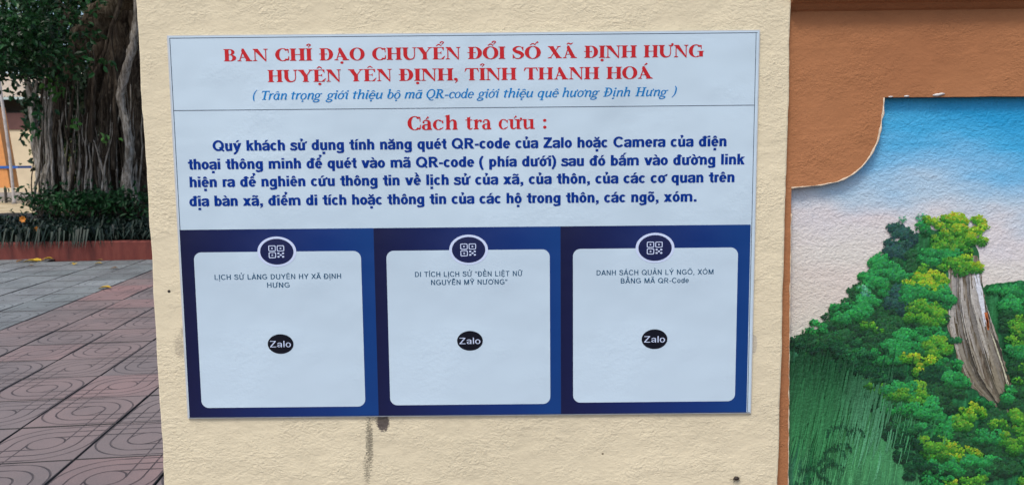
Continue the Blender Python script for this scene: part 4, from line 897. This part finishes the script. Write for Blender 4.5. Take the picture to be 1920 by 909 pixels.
# hedge of strap leaves spilling over the kerb
mb = MB()
for k in range(6500):
    x = rg.uniform(-10.5, 1.0); d = rg.random()**1.2*1.5; y = kerb_y(x)+.12+d; z = max(0, soil_z(x, y))
    spill = 1 if (-7.6 < x < -5.6 and d < .25) else 0
    a = rg.uniform(0, 2*math.pi) if d > .12 else rg.uniform(-math.pi*.95, -math.pi*.05)
    out = Vector((math.cos(a), math.sin(a), 0)); L = rg.uniform(.16, .34)*(1.15 if spill else 1); wd = rg.uniform(.010, .019); br = rg.uniform(.5, 1.5)
    pts = [Vector((x, y, z)), Vector((x, y, z))+out*L*.25+Vector((0, 0, L*.55)), Vector((x, y, z))+out*L*.62+Vector((0, 0, L*.62)), Vector((x, y, z))+out*L*1.0+Vector((0, 0, L*(.25 if not spill else -.15)))]
    s_ = Vector((-out.y, out.x, 0)); ws = [wd*.6, wd, wd*.8, .001]
    vs = []
    for q, w_ in zip(pts, ws): vs += [q-s_*w_, q+s_*w_]
    c = (br, br, br*rg.uniform(.9, 1.25)); mb.add(vs, [(0, 1, 3, 2), (2, 3, 5, 4), (4, 5, 7, 6)], c)
o = mb.build('ground_cover', mGrassL, colors=True); tag(o, 'dark strap-leaved ground cover spilling over the red kerb', 'ground cover', kind='stuff')
def at(px, py, dist): # point seen at a pixel, at a distance in front of the camera along y
    r = ray(px, py); r = r*(dist/r.y); return Vector((r.x, dist-D, r.z+H))
# orange flowers in the hedge and fallen leaves on the tiles
mFlow = simple('orange_petal', (.55, .20, .02), .6, .2, 30); mYel = simple('yellow_fallen_leaf', (.55, .36, .03), .6, .25, 30); mBr = simple('brown_fallen_leaf', (.22, .11, .03), .7, .25, 30)
for px_, py_, l_, sz_ in ((44, 411, 'orange flower in the dark ground cover, nearer the left edge', .055), (71, 430, 'orange flower low in the dark ground cover just above the kerb', .05)):
    c = at(px_, py_, 10.7); mb = MB()
    for k in range(7):
        a = k*2*math.pi/7; leaf(mb, c, Vector((math.cos(a), -.5, math.sin(a)+.15)), Vector((0, -1, 0)), sz_, sz_*.7, (1, 1, 1), .1)
    e = empty('flower', c); tag(e, l_, 'flower', 'orange flowers in the ground cover'); keep(mb.build('petals', mFlow), e)
    mb = MB(); mb.tube([c+Vector((0, .01, -.22)), c+Vector((.01, .01, -.1)), c+Vector((0, .01, 0))], .004, 5); keep(mb.build('stem', mShrub), e)
for i_, (px_, py_, L, a, mt, lb) in enumerate(((57, 491, .20, .2, mYel, 'largest yellow fallen leaf, in the middle of the heap against the kerb'), (68, 489, .17, 2.9, mYel, 'yellow fallen leaf overlapping the right side of the leaf heap by the kerb'), (88, 486.5, .15, .4, mYel, 'greenish yellow fallen leaf right of the heap by the kerb'), (38, 491, .12, 1.2, mBr, 'brown fallen leaf left of the heap by the kerb'), (79, 488, .13, 2.2, mBr, 'brown fallen leaf between the yellow ones against the kerb'),
        (140, 496, .11, 1.9, mYel, 'lone yellow fallen leaf on the grey tiles in front of the kerb'), (184, 495, .10, .3, mYel, 'small yellow fallen leaf right of the lone one on the grey tiles'), (186, 489, .11, .1, mBr, 'dark brown fallen leaf near the kerb and the pillar'), (214, 504, .09, .5, mBr, 'dark curled fallen leaf on the grey tiles nearest the pillar'), (196, 541, .14, .15, mYel, 'yellow fallen leaf on the edge between grey and pink tiles'), (58, 499, .07, .4, mBr, 'tiny brown leaf scrap in front of the yellow heap'))):
    c = G(px_, py_, .004); mb = MB()
    if kerb_y(c.x)-c.y < .06: c.y = kerb_y(c.x)-.06
    d = Vector((math.cos(a), math.sin(a), .12)); leaf(mb, c-d*L*.5+Vector((0, 0, .012)), d, Vector((0, 0, 1)), L, L*.55, (1, 1, 1), .18)
    e = mb.build('fallen_leaf', mt, loc=c); tag(e, lb, 'leaf', 'fallen leaves on the tiles')

# ------------------------------------------------------------------ banyan
def bark(name, cs, sc_=1.0):
    m = Mt(name, rough=.9, spec=.2); v = m.mapped((1, 1, .16)); a = m.noise(26*sc_, 4, .65, v); b = m.noise(3, 3, .6)
    c = m.ramp(a, [(.32, cs[0]), (.5, cs[1]), (.68, cs[2])]); c = m.mix(m.ramp(b, [(.5, 0.0), (.7, .6)]), c, cs[3]); return m.out(c, m.bump(a, .9, .02))
mBark = bark('banyan_bark', ((.018, .013, .009), (.060, .046, .033), (.15, .125, .095), (.03, .024, .018)))
mPale = bark('pale_root_bark', ((.07, .06, .045), (.30, .27, .23), (.55, .53, .49), (.13, .11, .08)), 1.4)
mLimb = bark('limb_bark', ((.04, .03, .018), (.13, .10, .065), (.27, .22, .155), (.06, .045, .03)), 1.2)
tree = empty('banyan_tree', at(180, 400, 12.6)); tree.location.z = .3
tag(tree, 'old banyan with hanging grey aerial roots and dark leaves behind the red kerb', 'tree')
def wig(pts, n, amp, seed):
    out = []
    for a, b in zip(pts, pts[1:]):
        for k in range(n): out.append(a.lerp(b, k/n))
    out.append(pts[-1]); return [p+Vector((noise.noise(p*1.7+Vector((seed, 0, 0))), noise.noise(p*1.7+Vector((0, seed, 3))), 0))*amp for p in out]
def root(name, path, wpx, dist, mat, amp=.04, wob=.5, sd=1, taper=(1, 1)):
    pts = wig([at(x, y, dist) for x, y in path], 6, amp, sd); n = len(pts); r = wpx*dist/F/2
    mb = MB(); mb.tube(pts, [r*(taper[0]+(taper[1]-taper[0])*k/(n-1))*(1+.18*noise.noise(q*4+Vector((sd, 0, 0)))) for k, q in enumerate(pts)], 9, wob=wob)
    return keep(mb.build(name, mat, smooth=True), tree)
# fused trunk: many leaning stems
for i, (path, w_, d_) in enumerate([([(235, -120), (222, 60), (214, 220), (205, 330), (196, 420)], 46, 13.1), ([(300, -120), (262, 40), (258, 200), (262, 330), (270, 420)], 50, 13.0), ([(200, 40), (178, 160), (168, 260), (160, 340), (150, 415)], 30, 13.3),
        ([(280, 40), (245, 160), (236, 280), (232, 410)], 34, 13.2), ([(330, -100), (310, 100), (305, 300), (318, 420)], 70, 13.2), ([(130, 120), (112, 190), (104, 260), (100, 340), (97, 412)], 22, 12.9), ([(245, -60), (232, 40), (238, 170)], 30, 12.9)]):
    root('trunk', path, w_, d_, mBark, .06, .9, i*3.1, (.95, 1.15))
root('limb', [(285, -60), (228, -5), (192, 30), (160, 68), (138, 108), (128, 150)], 44, 12.3, mLimb, .05, 1.0, 9, (1.2, .55))
root('limb', [(262, -60), (205, -10), (168, 22), (150, 60), (143, 100)], 20, 12.15, mLimb, .04, 1.0, 19, (1.1, .4))
root('limb', [(120, 40), (108, 80), (98, 120), (92, 165)], 16, 12.4, mBark, .04, .9, 29, (.8, 1.1))
root('limb', [(132, 95), (95, 110), (50, 125), (-20, 120), (-120, 90)], 16, 12.5, mBark, .08, .6, 5, (1, .5))
root('limb', [(165, 60), (120, 20), (60, -40), (-40, -120)], 18, 12.6, mBark, .08, .6, 6, (1, .5))
AR = [([(47, 135), (60, 180), (66, 240), (74, 300), (78, 350), (84, 402)], 12, 12.2, 1), ([(66, 150), (62, 200), (70, 260), (72, 320)], 6, 12.15, 1), ([(100, 165), (96, 220), (91, 280), (82, 330), (76, 400)], 7, 12.1, 1),
      ([(98, 250), (90, 300), (94, 350), (98, 400)], 8, 12.1, 1), ([(138, 80), (136, 150), (134, 210), (128, 262)], 5, 12.1, 0), ([(228, 0), (210, 60), (190, 110), (176, 150), (170, 220), (168, 268)], 8, 12.0, 0), ([(212, 50), (210, 110), (216, 180), (218, 240), (212, 318)], 7, 12.0, 0),
      ([(262, -40), (256, 40), (246, 90), (236, 140), (226, 180), (236, 250), (240, 310), (244, 350), (256, 384)], 14, 11.9, 1), ([(255, 300), (246, 340), (240, 382)], 7, 12.0, 1), ([(112, 225), (114, 290), (120, 340), (124, 380)], 10, 12.0, 1), ([(160, 70), (172, 120), (176, 180)], 4, 12.1, 0),
      ([(122, 200), (110, 260), (116, 330)], 6, 12.2, 1), ([(170, 250), (184, 290), (196, 340), (202, 372)], 6, 12.0, 1), ([(140, 262), (136, 310), (132, 362)], 9, 12.05, 1), ([(152, 250), (150, 300), (146, 350), (150, 385)], 6, 12.0, 1), ([(165, 262), (170, 320), (172, 375)], 5, 12.0, 1), ([(186, 268), (184, 320), (190, 372)], 5, 12.1, 1)]
ra = random.Random(21)
for i, (path, w_, d_, pale) in enumerate(AR): root('aerial_root', path, w_, d_, mPale if pale else mBark, .055, .9, i*1.7, (.8 if path[0][1] < 170 else .12, 1.2))
for i in range(64):
    x = ra.choice([ra.uniform(70, 112), ra.uniform(118, 205), ra.uniform(205, 262)]); y0 = ra.uniform(60, 250); y1 = ra.uniform(350, 400); sx_ = ra.uniform(-14, 14)
    root('aerial_root', [(x, y0), (x+sx_*.3+ra.uniform(-4, 4), (y0*2+y1)/3), (x+sx_*.6+ra.uniform(-5, 5), (y0+2*y1)/3), (x+sx_, y1)], ra.uniform(1.8, 5), ra.uniform(11.9, 12.7), mPale if ra.random() < .6 else mBark, .07, .8, i*2.3, (.25, 1.3))
# pale buttress at the left foot
root('buttress', [(88, 330), (90, 365), (92, 402)], 20, 12.3, mPale, .01, 1.1, 4, (.5, 1.2)); root('buttress', [(78, 300), (84, 350), (82, 405)], 14, 12.2, mPale, .02, 1.1, 8, (.5, 1.2))
# crown: leaves along hidden twigs, in clusters
def cluster(mb, c, n, rad, L, cols, droop=-.3):
    for k in range(n):
        p = c+Vector((rg.gauss(0, rad), rg.gauss(0, rad), rg.gauss(0, rad*.7)))
        b = rg.choice(cols)*rg.uniform(.6, 1.5); leaf(mb, p, rv(droop), rv(.8), L*rg.uniform(.7, 1.2), L*.52, (b, b, b))
crown = MB()
for k in range(720):
    px_ = rg.uniform(-70, 320); lim = 128-.25*max(0, px_-60)+30*noise.noise(Vector((px_*.02, 3, 1)))
    if px_ > 105: lim = 10
    py_ = lim-abs(rg.gauss(0, 1))*90
    if py_ > 150 or py_ < -330: continue
    c = at(px_, py_, rg.uniform(10.2, 14.2)) if px_ < 105 or py_ < -60 else at(px_, py_, rg.uniform(13.4, 15))
    cluster(crown, c, 16, .15, .10, (.45, .8, 1.0, 1.4))
for px_, py_, n_, r_ in ((10, 95, 40, .16), (30, 60, 50, .2), (60, 95, 50, .2), (20, 120, 40, .14), (90, 110, 40, .16), (128, 128, 30, .10), (150, 118, 24, .08), (75, 70, 50, .18), (8, 146, 7, .03), (100, 60, 40, .18), (50, 20, 60, .22), (122, 145, 20, .09), (140, 40, 26, .12), (165, 8, 26, .12), (130, 80, 26, .12), (178, 70, 10, .08), (205, 120, 10, .06), (68, 205, 14, .10), (40, 118, 30, .12), (30, 175, 8, .05), (60, 190, 9, .06), (50, 245, 10, .07), (62, 250, 7, .04)):
    cluster(crown, at(px_, py_, rg.uniform(10.6, 11.6)), n_, r_, .11, (.8, 1.2, 1.7))
# wide unseen canopy over the yard, enlarged to cut the sky light below
for k in range(900):
    x = rg.uniform(-11, 4); y = rg.uniform(5.5, 18); z = 4.6+rg.uniform(0, 3)+.04*((x+4)**2+(y-11)**2)*-.3
    cluster(crown, Vector((x, y, max(4.4, z))), 9, .3, .17, (.7, 1.0, 1.2))
o = keep(crown.build('crown', mFicus, colors=True), tree); o['kind'] = 'stuff'
mb = MB()
for px_, py_, n_, r_, L in ((95, 166, 9, .06, .12), (108, 178, 8, .05, .14), (142, 236, 9, .05, .09), (98, 158, 5, .05, .10), (118, 165, 5, .05, .09), (200, 262, 8, .08, .08), (60, 60, 14, .3, .1), (30, 90, 14, .3, .1), (75, 100, 10, .2, .1)):
    cluster(mb, at(px_, py_, 11.2), n_, r_, L, (.8, 1.0, 1.2), 0)
keep(mb.build('young_leaves', mFicusL, colors=True), tree)['kind'] = 'stuff'
# low shrubs at the foot of the banyan
for px_, py_, w_, n_, lb in ((75, 375, .22, 160, 'small dark shrub at the left foot of the banyan'), (125, 378, .30, 320, 'bushy green shrub in front of the banyan roots'), (175, 382, .30, 300, 'broad green shrub below the middle of the banyan trunk'), (222, 374, .30, 320, 'bright green shrub near the pillar under the banyan'), (262, 384, .22, 200, 'dark shrub half hidden by the cream pillar edge')):
    c = at(px_, py_, 11.8); e = empty('shrub', (c.x, c.y, soil_z(c.x, c.y))); tag(e, lb, 'shrub', 'shrubs under the banyan')
    mb = MB()
    for k in range(n_):
        p = c+Vector((rg.gauss(0, w_), rg.gauss(0, .2), rg.gauss(0, .11))); b = rg.uniform(.5, 1.5); leaf(mb, p, rv(-.1), rv(.8), rg.uniform(.06, .11), .04, (b, b, b))
    keep(mb.build('foliage', mShrub, colors=True), e)['kind'] = 'stuff'
    mb = MB()
    for k in range(7):
        q = Vector((c.x+rg.gauss(0, .05), c.y, soil_z(c.x, c.y))); mb.tube([q, q.lerp(c, .5)+Vector((rg.gauss(0, .05), 0, 0)), c+Vector((rg.gauss(0, w_*.6), rg.gauss(0, .1), .08))], .006, 5)
    keep(mb.build('stem', mBark), e)
# ------------------------------------------------------------------ dense evergreen mass behind
for i_, (x_, y_, wx, hz, lb) in enumerate(((-10.3, 19, 1.0, 2.7, 'dark dense evergreen tree behind the banyan, mostly hidden by the cream pillar'), (-12.0, 19.5, .95, 2.9, 'dark evergreen tree showing between the banyan roots'))):
    e = empty('evergreen_tree', (x_, y_, 0)); tag(e, lb, 'tree', 'trees behind the banyan'); mb = MB()
    for k in range(3400):
        a = rv(); r = rg.random()**.4; p = Vector((x_, y_, hz+.2))+Vector((a.x*wx*1.25, a.y*.9, a.z*hz))*r; b = rg.uniform(.5, 1.6); leaf(mb, p, rv(-.2), rv(.8), .20, .11, (b, b, b))
    keep(mb.build('crown', mFarL, colors=True), e)['kind'] = 'stuff'
    mb = MB(); mb.tube([Vector((x_, y_, 0)), Vector((x_+.1, y_, 1.2)), Vector((x_, y_, 2.6))], [.2, .16, .08], 9); keep(mb.build('trunk', mBark, smooth=True), e)
# ------------------------------------------------------------------ far building, pole, play slide, little tree
BD = 34.0
bd_ = empty('school_building', (at(0, 355, BD).x-6, BD-D+2, 0)); tag(bd_, 'low beige building with a corrugated roof and dark veranda band behind the banyan', 'building')
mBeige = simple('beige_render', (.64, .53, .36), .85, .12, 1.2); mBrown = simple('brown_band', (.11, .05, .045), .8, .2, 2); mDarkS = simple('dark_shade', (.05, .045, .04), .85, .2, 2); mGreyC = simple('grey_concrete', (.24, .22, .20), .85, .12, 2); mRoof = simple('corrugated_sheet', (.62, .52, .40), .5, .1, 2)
BX0, BX1 = -34.0, -8.0
def zz(py_): return at(60, py_, BD).z
mb = MB(); mb.box((BX0, BD-D, 0), (BX1, BD-D+.3, zz(243))); keep(mb.build('wall', mBeige), bd_)
mb = MB(); mb.box((BX0, BD-D-.05, zz(243)+.003), (BX1, BD-D+.35, zz(212))); keep(mb.build('brown_fascia', mBrown), bd_)
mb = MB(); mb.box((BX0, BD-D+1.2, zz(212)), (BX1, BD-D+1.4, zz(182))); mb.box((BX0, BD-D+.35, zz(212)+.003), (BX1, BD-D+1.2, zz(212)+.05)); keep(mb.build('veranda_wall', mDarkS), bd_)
for k in range(9):
    x = BX0+1+k*3; mb = MB(); mb.box((x, BD-D, zz(212)), (x+.18, BD-D+.18, zz(183))); keep(mb.build('post', mGreyC), bd_)
mb = MB(); nn = 400
for k in range(nn):
    xa = BX0-.5+(BX1-BX0+1)*k/nn; xb = BX0-.5+(BX1-BX0+1)*(k+1)/nn; za = .035*(1 if k % 2 else -1); zb2 = -za
    mb.add([(xa, BD-D-.5, zz(183)+za), (xb, BD-D-.5, zz(183)+zb2), (xb, BD-D+3.5, zz(120)+zb2), (xa, BD-D+3.5, zz(120)+za)], [(0, 1, 2, 3)])
keep(mb.build('roof', mRoof), bd_)
mb = MB(); z0 = at(20, 369, 29).z; mb.box((BX0, 29-D, -.03), (BX1, BD-D-.01, .16)); tag(mb.build('veranda_step', mGreyC), kind='structure')
pl = empty('metal_pole', G(27, 382)); tag(pl, 'slim pale metal pole standing on sandy ground at the left edge', 'pole')
dp = G(27, 382).y+D; mb = MB(); mb.tube([G(27, 382), at(18, 290, dp), at(-2, 150, dp)], .050, 10); keep(mb.build('shaft', simple('worn_white_metal', (.42, .40, .40), .5, .3, 5)), pl)
mb = MB(); mb.tube([G(27, 382), G(27, 382)+Vector((0, 0, .06))], .09, 10); keep(mb.build('foot', mGreyC), pl)
ps = empty('play_slide', at(0, 360, dp+1)); tag(ps, 'children\'s slide with orange chute and blue platform cut off by the left edge', 'slide')
mb = MB(); a = at(-8, 200, dp+.6); b = at(19, 352, dp+.6)
mb.add([a, a+Vector((-.5, 0, 0)), b+Vector((-.45, 0, 0)), b, a+Vector((0, .5, 0)), a+Vector((-.5, .5, 0)), b+Vector((-.45, .5, 0)), b+Vector((0, .5, 0))], [(0, 1, 2, 3), (4, 7, 6, 5), (0, 3, 7, 4), (1, 5, 6, 2), (0, 4, 5, 1), (3, 2, 6, 7)]); keep(mb.build('chute', simple('orange_plastic', (.62, .27, .09), .4, .08)), ps)
p = at(-60, 318, dp+.55); q = at(33, 313, dp+.55); mb = MB(); mb.box((p.x, p.y, q.z-.05), (q.x, p.y+.8, q.z+.035)); keep(mb.build('platform', simple('blue_plastic', (.02, .11, .42), .4, .08)), ps)
for px_ in (-40, 8): 
    mb = MB(); c = at(px_, 330, dp+.7); mb.tube([Vector((c.x, c.y, 0)), Vector((c.x, c.y, q.z-.05))], .045, 8); keep(mb.build('leg', mDarkS), ps)
c = at(98, 290, 20.5); e = empty('young_tree', (at(112, 340, 20.5).x, c.y, 0)); tag(e, 'thin young tree with sparse olive leaves before the beige wall', 'tree')
mb = MB()
for k in range(520):
    p = c+Vector((rg.gauss(0, .24), rg.gauss(0, .25), rg.gauss(0, .24))); b = rg.uniform(.5, 1.4); leaf(mb, p, rv(), rv(.8), .09, .05, (b, b, b))
keep(mb.build('crown', mOlive, colors=True), e)['kind'] = 'stuff'
b0 = Vector((at(116, 340, 20.5).x, c.y, 0))
for k in range(9):
    t = c+Vector((rg.uniform(-.35, .35), rg.gauss(0, .2), rg.uniform(-.2, .3))); mb = MB(); mb.tube([b0+Vector((rg.gauss(0, .05), 0, 0)), b0.lerp(t, .5)+Vector((rg.gauss(0, .06), 0, 0)), t], [.016, .012, .005], 5); keep(mb.build('branch' if k else 'trunk', mBark), e)
